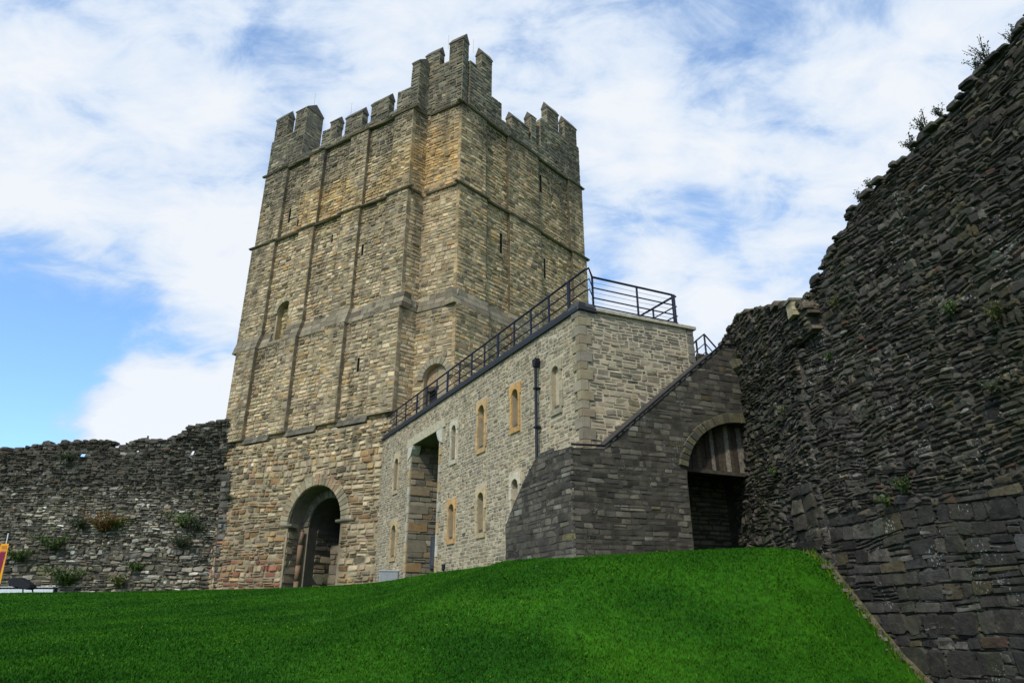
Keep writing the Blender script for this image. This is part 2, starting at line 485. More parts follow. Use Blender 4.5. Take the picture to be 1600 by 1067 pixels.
for k, (za, zb, off, uL) in enumerate(STAGES):
    uA, nA = isect(KL, off, KN, off); nB, bB = isect(KN, off, KB, off); bC, rC = isect(KB, off, KR, off)
    co = off - .03
    # west front
    out = [(uA, za), (uL, za), (uL, zb), (uA, zb)] if k else [(uA, za), (11.3, za), (11.75, 7), (12.2, zb), (uA, zb)]
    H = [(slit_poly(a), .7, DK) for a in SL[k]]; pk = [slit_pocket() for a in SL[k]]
    hp = [slit_poly(a) for a in SL[k]]
    if k == 0:
        d = arch(DU, DZS, DR_, ZB); H.append((d, -.9, (.2, .17, .12))); pk.append(None); hp.append(arch(DU, DZS, DR_ + .1, ZB))
    if k == 1:
        d = arch(8.72, 16.05, .62, 14.3); H.append((d, .4, (.36, .27, .15))); pk.append(None); hp.append(arch(8.72, 16.05, .72, 14.25))
    B.wall(KL, out, H, co, .9, MORT, pk, k > 0)
    rr = (.15, .26) if k else (lambda z, r: r.uniform(.15, .26) if z > 8 else r.uniform(.16, .34))
    ww = (.24, .5) if k else (lambda z: (.24, .5) if z > 8 else (.28, .7))
    stones(B, KL, out, hp, rr, ww, co, (.015, .065), KEEP_PAL, gap=.028, bevel=.022, jit=.07, tilt=.014, warp=.10, split=.06, tint=keep_tint(0), seed=k, var=.14, wscale=.25, drop=.006)
    # notch return and turret front
    nB += .12; bB += .12
    on = [(nA, za), (nB, za), (nB, zb), (nA, zb)]
    B.wall(KN, on, [], co, .5, MORT)
    stones(B, KN, on, [], (.15, .26), (.24, .5), co, (.01, .04), KEEP_PAL, gap=.025, bevel=.02, jit=.06, tilt=.012, warp=.08, tint=keep_tint(1), seed=10 + k, wscale=.25)
    ob = [(bB, za), (bC, za), (bC, zb), (bB, zb)]
    hb = []
    if k == 0:
        hb = [arch(-1.5, 10.35, .68, 8.0)]
    B.wall(KB, ob, [(h, .45, (.33, .25, .16)) for h in hb], co, .6, MORT)
    stones(B, KB, ob, [arch(-1.5, 10.35, .8, 8.0)] if hb else [], (.15, .26), (.24, .5), co, (.01, .045), KEEP_PAL, gap=.025, bevel=.02, jit=.06, tilt=.012, warp=.08, tint=keep_tint(2), seed=20 + k, wscale=.25)
    # east front
    oR = [(rC, za), (11.0, za), (11.0, zb), (rC, zb)]
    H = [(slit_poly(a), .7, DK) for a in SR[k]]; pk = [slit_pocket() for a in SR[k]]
    B.wall(KR, oR, H, co, .9, MORT, pk)
    stones(B, KR, oR, [slit_poly(a) for a in SR[k]], (.15, .26), (.24, .5), co, (.015, .055), KEEP_PAL, gap=.026, bevel=.025, jit=.06, tilt=.014, warp=.08, tint=keep_tint(3), seed=30 + k, var=.14, wscale=.25)
# hidden sides close the tower
pl = [KL.w(11.9, 0)[:2], KR.w(10.8, 0)[:2]]
P0 = np.array(pl[0]); P1 = np.array(pl[1]); back = P0 + (P1 - np.array(KR.w(0, 0)[:2])) * 1.0
poly3 = [P0, back, P1]
V = []
for z in (ZB, Z1):
    for p in poly3: V.append((p[0], p[1], z))
B.quads(V, [(0, 1, 4, 3), (1, 2, 5, 4)], MORT)
C0 = KL.w(.6, 0, -.6); C1 = KR.w(.6, 0, -.6)
B.quads([(P0[0], P0[1], Z1 - .3), (C0[0], C0[1], Z1 - .3), (P1[0], P1[1], Z1 - .3), (back[0], back[1], Z1 - .3)], [(0, 1, 2, 3)], MORT * .6)
B.build("tower_wall", M_KEEP, keep)
for p in pockets: p.build("arrow_slit", M_KEEP, keep)

# pilasters: west front, then east front
def pilaster(F, u0, u1, za, zb, off, fl, seed, proud=.2, corner=False):
    b = MB()
    o = off + proud
    b.box(F, u0, u1, za, zb, off - .1, o - .03, MORT)
    out = [(u0, za), (u1, za), (u1, zb), (u0, zb)]
    stones(b, F, out, [], (.15, .26), (.24, .5), o - .03, (.01, .04), KEEP_PAL, gap=.024, bevel=.022, jit=.06, tilt=.014, warp=.08, tint=keep_tint(fl), seed=seed, var=.14, wscale=.25)
    # narrow side facings: darker colour paints in the shade of the returns, plus grime
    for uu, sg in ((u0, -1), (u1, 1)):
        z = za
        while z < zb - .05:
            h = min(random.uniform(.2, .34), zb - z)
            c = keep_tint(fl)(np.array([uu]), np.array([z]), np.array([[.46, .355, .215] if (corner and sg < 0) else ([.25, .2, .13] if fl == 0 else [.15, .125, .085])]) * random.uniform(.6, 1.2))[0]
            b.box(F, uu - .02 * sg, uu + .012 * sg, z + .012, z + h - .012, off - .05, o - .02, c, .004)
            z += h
    return b.build("pilaster", M_KEEP, keep)
sd = 100
for k, (za, zb, off, uL) in enumerate(STAGES):
    z0 = za if k else 8.75
    uA = isect(KL, off, KN, off)[0]
    for (a, b_) in ((uA, 1.35), (3.35, 4.75), (6.95, 8.2), (10.25, uL)):
        sd += 1
        if k == 0:
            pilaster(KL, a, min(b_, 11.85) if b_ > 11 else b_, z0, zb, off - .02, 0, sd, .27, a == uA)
        else:
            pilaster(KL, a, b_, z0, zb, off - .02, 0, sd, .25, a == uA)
    rC = isect(KB, off, KR, off)[1]
    for (a, b_) in ((rC, 1.92), (3.75, 6.5), (9.55, 11.0)):
        sd += 1
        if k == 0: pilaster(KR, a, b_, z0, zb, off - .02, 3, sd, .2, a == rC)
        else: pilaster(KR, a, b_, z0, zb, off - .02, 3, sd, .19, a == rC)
# plinth panels under the sunk bays, flush with the pilasters, with sloping dark weatherings
for (a, b_) in ((1.35, 3.35), (4.75, 6.95), (8.2, 10.25)):
    zt = 8.5
    b = MB()
    for r_ in range(2):
        u = a + .02
        while u < b_ - .03:
            w = min(random.uniform(.3, .6), b_ - .02 - u)
            if b_ - .02 - u - w < .15: w = b_ - .02 - u
            oa, ob = .60 - .13 * r_, .60 - .13 * (r_ + 1) + .01; za_ = zt - .02 + .24 * r_; c = np.array((.135, .12, .088)) * random.uniform(.6, 1.35)
            b.beam(KL, [(.2, za_), (oa, za_), (ob, za_ + .23), (.2, za_ + .23)], u + .008, u + w - .008, c, 1, .008)
            u += w
    b.build("weathered_sill", M_KEEP, keep)
b = MB()
out = [(-.3, ZB), (11.5, ZB), (11.8, 8.4), (-.3, 8.4)]
dh = arch(DU, DZS, DR_ + .1, ZB)
b.wall(KL, out, [(arch(DU, DZS, DR_, ZB), -.12, (.2, .17, .12))], .52, .12, MORT * .9, None, False)
stones(b, KL, out, [arch(DU, DZS, DR_ + .55, ZB) if False else dh], lambda z, r: r.uniform(.13, .34) if z < 7 else r.uniform(.15, .26), lambda z: (.25, .68) if z < 7 else (.24, .5), .52, (.015, .08), KEEP_PAL, gap=.03, bevel=.03, jit=.09, tilt=.025, warp=.16, split=.2, tint=keep_tint(0), seed=444, var=.22, wscale=.3)
b.build("plinth", M_KEEP, keep)

# string courses and the battered offset
def string(F, u0, u1, z, off, ht=.14, ov=.09):
    b = MB()
    n = max(1, int(abs(u1 - u0) / .7))
    b.beam(F, [(off - .1, z - ht * .55), (off + ov * .5, z - ht * .55), (off + ov, z - ht * .1), (off + ov, z + ht * .1), (off - .1, z + ht * .7)], u0, u1, (.17, .14, .09), n, .02)
    return b.build("string_course", M_KEEP, keep)
def bays(F, u0, u1, z, off, pil, pr, fn=None):
    fn = fn or string
    cuts = sorted(set([u0, u1] + [x for p in pil for x in p if u0 < x < u1]))
    for a, c_ in zip(cuts[:-1], cuts[1:]):
        m_ = (a + c_) / 2
        on = any(p[0] < m_ < p[1] for p in pil)
        fn(F, a - (.04 if on else 0), c_ + (.04 if on else 0), z, off if on else off - pr)
for z, off in ((Z2, .36), (Z1, .24)):
    uA, nA = isect(KL, off, KN, off); nB, bB = isect(KN, off, KB, off); bC, rC = isect(KB, off, KR, off)
    bays(KL, uA - .12, 12.5, z, off, ((-1, 1.35), (3.35, 4.75), (6.95, 8.2), (10.25, 13)), .11); string(KN, nA - .1, nB, z, off - .22); string(KB, bB, bC - .12, z, off - .22); bays(KR, rC - .12, 11.15, z, off - .06, ((-1, 1.92), (3.75, 6.5), (9.55, 12)), .08)
off = .38
uA, nA = isect(KL, off, KN, off); nB, bB = isect(KN, off, KB, off); bC, rC = isect(KB, off, KR, off)
def battered(F, u0, u1, z, o_low, o_up):
    b = MB(); zz = z - .05; n = 3
    for r in range(n):
        u = u0; oa = o_low + (o_up - o_low) * r / n; ob = o_low + (o_up - o_low) * (r + 1) / n
        while u < u1 - .05:
            w = min(random.uniform(.4, .8), u1 - u)
            if u1 - u - w < .25: w = u1 - u
            c = np.array((.24, .20, .135)) * random.uniform(.5, 1.35)
            j = random.uniform(0, .015)
            V = [F.w(u + .01, zz + .3 * r, oa + j), F.w(u + w - .01, zz + .3 * r, oa + j), F.w(u + w - .01, zz + .3 * r + .285, ob + j), F.w(u + .01, zz + .3 * r + .285, ob + j),
                 F.w(u + .01, zz + .3 * r, -.1), F.w(u + w - .01, zz + .3 * r, -.1), F.w(u + w - .01, zz + .3 * r + .285, -.1), F.w(u + .01, zz + .3 * r + .285, -.1)]
            b.quads(V, [(0, 1, 2, 3), (4, 7, 6, 5), (0, 4, 5, 1), (1, 5, 6, 2), (2, 6, 7, 3), (3, 7, 4, 0)], c)
            u += w
    return b.build("battered_offset", M_KEEP, keep)
bt = lambda F, a, c_, z, o: battered(F, a, c_, z, o, o - .26)
bays(KL, uA - .1, 7.95, Z3, .63, ((-1, 1.35), (3.35, 4.75), (6.95, 8.2)), .22, bt); bays(KL, 9.5, 12.2, Z3, .63, ((10.25, 13),), .22, bt); battered(KN, nA - .1, nB, Z3, .4, .14); battered(KB, bC - .1, bB, Z3, .4, .14); bays(KR, rC - .15, 11.0, Z3, .55, ((-1, 1.92), (3.75, 6.5), (9.55, 12)), .15, bt)

# parapet and merlons
PAR_PAL = [(3, (.27, .245, .18)), (2, (.36, .32, .22)), (2, (.19, .17, .125)), (1, (.42, .34, .2)), (1, (.12, .11, .085))]
def par_tint(u, z, c):
    n = fbm(u * .8, z * .5, 301)
    k = (.3 + .5 * sstep(.4, .7, n))[:, None]
    return c * (1 - k) + SOOT * k
def block(name, F, u0, u1, z0, z1, thick, o=0.0, ridge=0.0, seed=0, over=.02):
    """parapet block with stones on its three visible sides and an optional gabled coping"""
    b = MB()
    b.box(F, u0, u1, z0, z1, o - thick, o - .03, MORT * .7)
    out = [(u0, z0), (u1, z0), (u1, z1), (u0, z1)]
    kw = dict(gap=.024, bevel=.02, jit=.05, tilt=.012, warp=.02, tint=par_tint)
    stones(b, F, out, [], (.17, .27), (.28, .5), o - .03, (.01, .045), PAR_PAL, seed=seed, **kw)
    for uu, sg in ((u0, -1), (u1, 1)):
        S = Face(F.w(uu, 0, o - thick), 0); S.d = F.n.copy(); S.n = F.d * sg
        os_ = [(0, z0), (thick - .02, z0), (thick - .02, z1), (0, z1)]
        stones(b, S, os_, [], (.17, .27), (.25, .5), 0.0, (.0, .03), PAR_PAL, seed=seed + 3, **kw)
    if ridge:
        e = over; m = o - thick / 2
        b.beam(F, [(o - thick - e, z1 + .02), (o - thick - e, z1 - .06), (o + e, z1 - .06), (o + e, z1 + .02), (m, z1 + ridge)], u0 - .04, u1 + .04, (.14, .125, .095), 2, .01)
    return b.build(name, M_KEEP, keep)
PT = .5
block("parapet", KL, 1.3, 9.4, Z1 + .1, 27.0, PT, .05, 0, 601)
block("turret_wall", KL, 9.35, 12.5, Z1 + .1, 29.4, 1.4, .06, 0, 602)
block("merlon", KL, 11.2, 12.35, 29.4, 31.1, .55, .05, .5, 603)
block("merlon", KL, 9.35, 10.4, 29.4, 30.95, 1.4, .055, .6, 604)
block("merlon", KL, 6.35, 7.6, 27.0, 28.1, PT, .04, 0, 605)
block("merlon", KL, 6.3, 6.95, 28.1, 28.6, PT, .03, .35, 6051)
block("merlon", KL, 4.22, 5.6, 27.0, 28.3, PT, .04, .42, 606)
block("merlon", KL, 2.12, 3.5, 27.0, 28.35, PT, .04, .42, 607)
block("turret_wall", KL, -.1, 1.46, Z1 + .1, 28.3, PT, .05, .0, 608)
block("turret_wall", KL, -.12, .45, Z1 + .1, 29.3, 1.2, .08, 0, 609)
block("merlon", KL, -.12, .42, 29.3, 29.95, 1.2, .07, .55, 610)
block("turret_wall", KB, -2.16, .45, Z1 + .1, 29.95, .6, .03, 0, 611)
block("merlon", KB, -.5, .5, 29.95, 31.1, .5, .02, .45, 612)
block("merlon", KB, -2.16, -1.2, 29.95, 31.25, .62, .025, .55, 613)
block("turret_wall", KR, .6, 2.42, Z1 + .1, 30.05, .6, .035, 0, 614)
block("merlon", KR, 1.5, 2.42, 30.05, 31.3, .5, .03, .5, 615)
block("parapet", KR, 2.4, 6.98, Z1 + .1, 27.4, PT, .04, 0, 616)
block("merlon", KR, 2.44, 3.3, 27.4, 28.6, PT, .03, 0, 617)
block("merlon", KR, 4.2, 5.78, 27.4, 28.3, PT, .03, .42, 618)
block("merlon", KR, 6.02, 6.5, 27.4, 29.5, .6, .03, .4, 619)
block("turret_wall", KR, 6.92, 11.05, Z1 + .1, 29.75, .7, .04, 0, 620)
block("merlon", KR, 7.65, 8.85, 29.75, 31.25, .5, .03, .5, 621)
block("merlon", KR, 9.5, 10.85, 29.75, 31.25, .5, .03, .5, 622)
for F, u, z in ((KR, 1.2, 31.3), (KB, -.8, 31.4), (KL, 9.3, 31.2), (KL, 5.7, 28.8)):
    b = MB(); b.tube([F.w(u, z, -.4), F.w(u, z + 1.1, -.4)], .007, (.2, .2, .2), 6); b.build("lightning_rod", M_METAL, keep)

# doorway: ring of voussoirs, imposts, shafts, inner order, passage
ACOL = [(.36, .30, .19), (.30, .24, .15), (.42, .36, .24), (.34, .21, .12)]
b = MB(); voussoirs(b, KL, DU, DZS, DR_ + .02, .52, 27, .4, .60, ACOL, bev=.02); b.build("arch_ring", M_KEEP, keep)
b = MB()
# inner order: a thinner wall with a smaller arch, set back
ri = 1.28
io = [(DU - DR_ - .1, ZB), (DU + DR_ + .1, ZB), (DU + DR_ + .1, DZS + DR_ + .1), (DU - DR_ - .1, DZS + DR_ + .1)]
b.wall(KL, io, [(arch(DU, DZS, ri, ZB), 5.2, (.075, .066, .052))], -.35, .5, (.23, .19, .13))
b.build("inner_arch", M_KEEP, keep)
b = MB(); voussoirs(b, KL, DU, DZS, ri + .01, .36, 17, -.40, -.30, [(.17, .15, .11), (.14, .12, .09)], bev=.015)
b.build("inner_arch_ring", M_KEEP, keep)
for su, ou in ((DU + 1.45, -.1), (DU - 1.5, .12)):
    b = MB()
    z = ZB
    while z < 3.85:
        h = min(random.uniform(.6, 1.0), 3.9 - z)
        b.tube([KL.w(su, z + .01, ou), KL.w(su, z + h - .01, ou)], .12, np.array(random.choice([(.23, .145, .09), (.2, .155, .105), (.22, .16, .10)])), 12)
        z += h
    b.build("door_shaft", M_KEEP, keep)
for u0, u1 in ((DU - 2.35 if False else DU - DR_ - .9, DU - DR_ + .25), (DU + DR_ - .35, DU + DR_ + .5)):
    b = MB(); b.beam(KL, [(.2, 3.92), (.60, 3.97), (.64, 4.02), (.64, 4.10), (.2, 4.10)], u0, u1, (.2, .18, .13), 2, .012); b.build("impost", M_KEEP, keep)
b = MB()
ps = [(DU - ri + .35, ZB), (DU + ri, ZB), (DU + ri, 3.35), (DU - ri + .35, 3.2)]
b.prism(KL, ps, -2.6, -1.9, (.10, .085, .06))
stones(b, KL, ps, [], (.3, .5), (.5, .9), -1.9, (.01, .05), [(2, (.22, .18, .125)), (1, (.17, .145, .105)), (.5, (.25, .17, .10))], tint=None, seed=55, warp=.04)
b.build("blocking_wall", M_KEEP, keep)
# stone facing of the jamb and of the passage side
JP = [(3, (.27, .215, .14)), (2, (.21, .17, .115)), (1, (.33, .26, .17)), (.6, (.28, .17, .10))]
JF = Face(KL.w(DU + DR_, 0, -.9), 0); JF.d = KL.n.copy(); JF.n = -KL.d
b = MB(); stones(b, JF, [(.56, ZB), (1.4, ZB), (1.4, 3.86), (.56, 3.86)], [], (.24, .42), (.4, .7), .004, (.0, .03), JP, seed=551, warp=.02, jit=.05); b.build("door_jamb", M_KEEP, keep)
JF = Face(KL.w(DU + ri, 0, -5.5), 0); JF.d = KL.n.copy(); JF.n = -KL.d
b = MB(); stones(b, JF, [(0, ZB), (4.6, ZB), (4.6, 3.0), (0, 3.3)], [], (.3, .55), (.4, .9), .004, (.0, .04), [(2, (.34, .27, .18)), (1, (.27, .22, .155)), (.5, (.34, .24, .14))], seed=552, warp=.04, jit=.05)
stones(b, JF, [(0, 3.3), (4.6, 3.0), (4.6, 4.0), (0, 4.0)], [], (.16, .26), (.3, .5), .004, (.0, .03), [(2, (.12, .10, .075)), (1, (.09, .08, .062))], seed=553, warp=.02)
b.build("passage_wall", M_KEEP, keep)
# blind window of the west front
b = MB(); voussoirs(b, KL, 8.72, 16.05, .63, .26, 13, .0, .20, [(.34, .30, .2), (.40, .34, .22)]); b.build("window_arch", M_KEEP, keep)
b = MB()
stones(b, KL, arch(8.72, 16.05, .6, 14.35), [], (.22, .32), (.3, .55), -.22, (.0, .03), [(2, (.42, .32, .18)), (1, (.36, .30, .2))], seed=56, warp=.02)
b.build("window_blocking", M_KEEP, keep)
b = MB(); b.prism(KL, arch(8.5, 16.0, .24, 15.55), -.2, -.17, (.03, .032, .02)); b.build("window_opening", M_KEEP, keep)
b = MB(); b.beam(KL, [(.1, 14.12), (.38, 14.12), (.38, 14.25), (.1, 14.38)], 7.98, 9.45, (.30, .27, .19)); b.build("window_sill", M_KEEP, keep)
# corner doorway with a filled tympanum
b = MB(); voussoirs(b, KB, -1.5, 10.35, .7, .34, 13, .3, .46, [(.37, .32, .21), (.30, .26, .18)]); b.build("door_arch", M_KEEP, keep)
b = MB(); b.prism(KB, arch(-1.5, 10.35, .66, 10.05), .0, .12, (.34, .25, .15)); b.build("tympanum", M_PLASTER, keep)
b = MB(); b.box(KB, -2.1, -.85, 9.85, 10.04, .02, .2, (.07, .06, .045)); b.build("lintel", M_WOOD, keep)
b = MB(); b.box(KB, -2.1, -.9, 7.9, 9.85, -.1, -.04, (.012, .014, .02)); b.build("door", M_WOOD, keep)
adopt(keep)

# =================================================================== THE GATEHOUSE (visitor building)
GZ = 7.5
g1 = at_z(592, 690, GZ); g0 = at_z(904, 480, GZ)
azl = math.degrees(math.atan2(g1[0] - g0[0], g1[1] - g0[1])); GLEN = math.hypot(g1[0] - g0[0], g1[1] - g0[1])
GL = Face(g0, azl)
GR = Face(g0, 66.5)
GB = .2
GATE_PAL = [(4, (.365, .30, .20)), (3, (.30, .25, .17)), (2, (.23, .195, .14)), (2, (.43, .36, .24)), (.7, (.35, .245, .14)), (.3, (.16, .135, .10))]
GMORT = np.array((.50, .42, .29))
gate = empty("gatehouse", (float(g0[0]) - 2, float(g0[1]) + 4, 1.2), "pale coursed stone building with slit windows beside the keep", "gatehouse")
gl_h = 7.42
WIN = []   # centre u, z bottom, z top, width, panel colour
def win(l, r, t, bm, dz=0):
    px = (l + r) / 2
    uc, zt = GL.uv(px, t); _, zb = GL.uv(px, bm)
    w = abs(GL.uv(r, (t + bm) / 2)[0] - GL.uv(l, (t + bm) / 2)[0])
    WIN.append((uc, zb, zt, max(w, .26)))
ORG = (.58, .27, .05); PALE = (.55, .48, .36); BUFF = (.45, .29, .13); GREY = (.45, .43, .36)
for a in ((862, 873, 572, 640), (799.5, 809.5, 608, 668), (747.5, 757, 633, 700), (706, 713, 664, 718), (617.5, 623, 716, 765),
          (799.5, 809.5, 748, 800), (746.5, 756, 769, 832), (701.5, 709.5, 787, 842), (612.5, 619, 820, 870)): win(*a)
WCOL = [BUFF, ORG, BUFF, PALE, (.42, .20, .08), PALE, BUFF, (.38, .27, .15), PALE]
SURC = [(.36, .31, .21), (.54, .32, .12), (.52, .35, .17), (.55, .49, .37), (.48, .38, .24), (.54, .47, .34), (.50, .39, .23), (.54, .33, .14), (.50, .37, .20)]
# tall recess
ra, _ = GL.uv(640, 760); rb, _ = GL.uv(684, 760)
_, rzt1 = GL.uv(686, 668); rzt = GL.uv(665, 684)[1]
ru0, ru1 = min(ra, rb), max(ra, rb)
outl = [(0, GB), (GLEN + .15, GB), (GLEN + .15, gl_h), (0, gl_h)]
holes = []; hst = []
for (uc, zb, zt, w) in WIN:
    holes.append((arch(uc, zt - w / 2, w / 2, zb, 8), .38, (.36, .30, .2)))
    hst.append([(uc - w / 2 - .16, zb - .16), (uc + w / 2 + .16, zb - .16), (uc + w / 2 + .16, zt + .22), (uc - w / 2 - .16, zt + .22)])
rp = [(ru0, GB), (ru1, GB), (ru1, rzt), (ru0, rzt)]
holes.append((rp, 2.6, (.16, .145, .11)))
hst.append([(ru0 - .12, GB), (ru1 + .12, GB), (ru1 + .12, rzt + .28), (ru0 - .12, rzt + .28)])
def gate_tint(u, z, c):
    n = fbm(u * .5, z * .5, 401)
    k = sstep(.52, .7, n)[:, None] * .35
    c = c * (1 - k) + np.array((.20, .185, .15)) * k
    k = (sstep(.55, .7, fbm(u * 2.2, z * .25, 409)) * .35)[:, None]
    return c * (1 - k) + c * np.array((1.1, .95, .65)) * k
b = MB()
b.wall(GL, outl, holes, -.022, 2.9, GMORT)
stones(b, GL, outl, hst + [rp], (.085, .135), (.13, .30), -.022, (.0, .014), GATE_PAL, gap=.021, bevel=.008, jit=.11, tilt=.005, warp=.02, split=.12, tint=gate_tint, seed=700, var=.16)
b.build("front_wall", M_GATE, gate)
# far jamb of the recess, faced with stone
J = Face(GL.w(ru1, 0, -2.6), 0); J.d = GL.n.copy(); J.n = -GL.d
b = MB()
jo = [(0.02, GB), (2.57, GB), (2.57, rzt - .01), (0.02, rzt - .01)]
stones(b, J, jo, [], (.16, .26), (.3, .6), .01, (.0, .03), [(3, (.24, .205, .145)), (2, (.19, .165, .12)), (.8, (.28, .20, .11)), (1, (.30, .25, .17))], gap=.02, bevel=.012, jit=.04, tilt=.008, warp=.015, seed=701)
b.build("recess_wall", M_GATE, gate)
b = MB(); bj2 = MB()
z = GB
k = 0
while z < rzt - .3:
    h = random.uniform(.3, .42)
    for s0, sgn in ((ru0, -1), (ru1, 1)):
        w = .22 if (k + (sgn > 0)) % 2 else .12
        c = np.array(random.choice([(.50, .46, .37), (.46, .41, .31), (.46, .34, .18)])) * random.uniform(.85, 1.1)
        (b if sgn > 0 else bj2).box(GL, min(s0 + sgn * .003, s0 + sgn * w), max(s0 + sgn * .003, s0 + sgn * w), z + .008, min(z + h, rzt - .02) - .008, -.3, .02, c)
    if k % 2 == 0:
        b.box(J, 2.57 - random.uniform(.5, .8), 2.57, z + .01, z + h - .01, -.05, .045, np.array(random.choice([(.30, .19, .09), (.22, .185, .13), (.27, .20, .12)])))
    z += h; k += 1
b.build("recess_jamb", M_GATE, gate); bj2.build("recess_jamb", M_GATE, gate)
b = MB(); b.box(GL, ru0 - .5, ru1 + .5, rzt + .002, rzt + .3, -.5, .035, (.50, .44, .30)); b.build("lintel", M_PLASTER, gate)
for s0, sg in ((ru0, 1), (ru1, -1)):
    b = MB()
    pr = [(s0 - sg * .35, rzt - .02), (s0 + sg * .24, rzt - .02), (s0 + sg * .20, rzt - .16), (s0 + sg * .1, rzt - .3), (s0, rzt - .42), (s0 - sg * .3, rzt - .55)]
    b.prism(GL, pr, -.3, .05, (.55, .51, .41)); b.build("corbel", M_PLASTER, gate)
b = MB()
du, dzt = J.uv(672, 838); du2, _ = J.uv(681.5, 838); _, dzb = J.uv(675, 888)
b.box(J, min(du, du2), max(du, du2), dzb, dzt, .05, .10, (.085, .095, .12))
for t_ in (.06,):
    b.box(J, min(du, du2) + t_, max(du, du2) - t_, dzb + .1, dzt - .1, .10, .115, (.11, .125, .15))
b.build("service_door", M_METAL, gate)
# windows
for i, (uc, zb, zt, w) in enumerate(WIN):
    b = MB(); c0 = np.array(SURC[i])
    zsp = zt - w / 2
    z = zb
    while z < zsp - .02:
        h = min(random.uniform(.28, .45), zsp - z)
        for sg in (-1, 1):
            ww = random.choice((.10, .16))
            a0, a1 = sorted((uc + sg * (w / 2 + .002), uc + sg * (w / 2 + ww)))
            b.box(GL, a0, a1, z + .006, z + h - .006, -.2, .018, c0 * random.uniform(.82, 1.15), .003)
        z += h
    # arched head cut from one block, and sill
    n = 8
    for sg in (-1, 1):
        pts = [(uc + sg * w / 2 * math.cos(math.pi / 2 * t / n) , zsp + w / 2 * math.sin(math.pi / 2 * t / n)) for t in range(n + 1)]
        pts += [(uc, zt + .16), (uc + sg * (w / 2 + .15), zt + .16), (uc + sg * (w / 2 + .15), zsp)]
        b.prism(GL, pts, -.2, .022, c0 * random.uniform(.95, 1.15))
    b.prism(GL, [(uc - w / 2 - .1, zb - .15), (uc + w / 2 + .1, zb - .15), (uc + w / 2 + .1, zb - .002), (uc - w / 2 - .1, zb - .002)], -.2, .03, c0 * .9)
    wo = b.build("window", M_PLASTER, gate)
    b = MB(); c1 = np.array(WCOL[i])
    b.prism(GL, arch(uc, zsp, w / 2 - .012, zb + .01, 8), -.34, -.27, c1)
    b.box(GL, uc - w * .4, uc + w * .4, zb + (zt - zb) * .62, zb + (zt - zb) * .62 + .03, -.27, -.255, c1 * .5)
    po = b.build("panel", M_PLASTER, wo)
    b = MB(); b.prism(GL, arch(uc, zb + .12, w * .28, zb + .02, 6), -.02, .026, (.06, .05, .04)) if False else b.box(GL, uc - w * .3, uc + w * .3, zb + .0, zb + .10, -.2, -.02, (.10, .085, .06)); b.build("sill_block", M_PLASTER, wo)
# right hand (end) wall with quoins
gu2, grz = GR.uv(1083, 515)
_, grz0 = GR.uv(930, 488)
GRH = (grz + grz0) / 2
b = MB()
oR = [(0, GB), (gu2 - .9, GB), (gu2 - .9, 5.2), (gu2, 5.2), (gu2, GRH), (0, GRH)]
b.wall(GR, oR, [], -.03, 2.2, GMORT)
QZ = []
z = GB
while z < gl_h - .05:
    h = random.uniform(.2, .29); QZ.append((z, min(h, gl_h - z))); z += h
qh = [[(-.1, GB), (.22, GB), (.22, 9), (-.1, 9)]]
END_PAL = [(4, (.345, .29, .195)), (3, (.28, .236, .163)), (2, (.21, .18, .13)), (2, (.40, .34, .235)), (.5, (.32, .24, .15)), (.4, (.15, .135, .115))]
stones(b, GR, [(.0, GB), (gu2 - .9, GB), (gu2 - .9, 5.2), (gu2 - .25, 5.2), (gu2 - .25, GRH - .02), (.0, GRH - .02)], qh, (.07, .19), (.14, .42), -.026, (.0, .02), END_PAL, gap=.026, bevel=.009, jit=.13, tilt=.006, warp=.05, split=.3, tint=gate_tint, seed=710, var=.2, wscale=.8)
stones(b, GR, [(gu2 - .25, 5.2), (gu2, 5.2), (gu2, GRH - .02), (gu2 - .25, GRH - .02)], [], (.2, .3), (.25, .4), -.03, (.02, .04), [(1, (.22, .2, .155)), (1, (.17, .155, .125))], gap=.02, bevel=.012, jit=.03, tilt=.005, warp=.0, split=0, seed=711)
b.build("end_wall", M_GATE, gate)
b = MB()
QC = [(.31, .26, .18), (.25, .215, .155), (.33, .28, .18), (.22, .19, .145), (.29, .24, .145), (.26, .205, .135)]
for i, (z, h) in enumerate(QZ):
    l1, l2 = ((.34, .18) if i % 2 else (.17, .33))
    c = np.array(random.choice(QC)) * random.uniform(.85, 1.15)
    # L shaped quoin: one block seen on both walls
    a = GL.w(l1, 0, -.15); 
    b.box(GL, .0, l1, z + .008, z + h - .008, -.2, .022, c, .003)
    b.box(GR, -.0, l2, z + .008, z + h - .008, -.2, .024, c * 1.03, .003)
b.build("quoin_stack", M_GATE, gate)
b = MB()
zc0 = gl_h
b.box(GL, -.1, GLEN + .3, zc0, zc0 + .11, -.55, .05, (.026, .027, .031)); b.box(GL, -.06, GLEN + .3, zc0 + .11, zc0 + .22, -.5, .01, (.035, .036, .04))
b.box(GR, -.05, .42, zc0 + .003, zc0 + .212, -.5, .045, (.085, .085, .085))
b.build("coping", M_METAL, gate)
b = MB(); b.box(GR, .43, gu2 + .06, GRH, GRH + .085, -.5, .06, (.40, .36, .26)); b.build("parapet_coping", M_PLASTER, gate)
b = MB(); b.box(GR, .1, gu2 - .1, 6.3, 6.4, -9, -.4, (.25, .24, .22)); b.build("roof_terrace", M_GATE, gate)
# vent
b = MB(); vu, vz = GL.uv(693, 886); b.box(GL, vu - .09, vu + .09, vz - .1, vz + .1, -.05, .03, (.01, .01, .012))
for kk in range(4): b.box(GL, vu - .08, vu + .08, vz - .085 + kk * .047, vz - .06 + kk * .047, .03, .036, (.03, .03, .034))
b.build("vent_grille", M_METAL, gate)
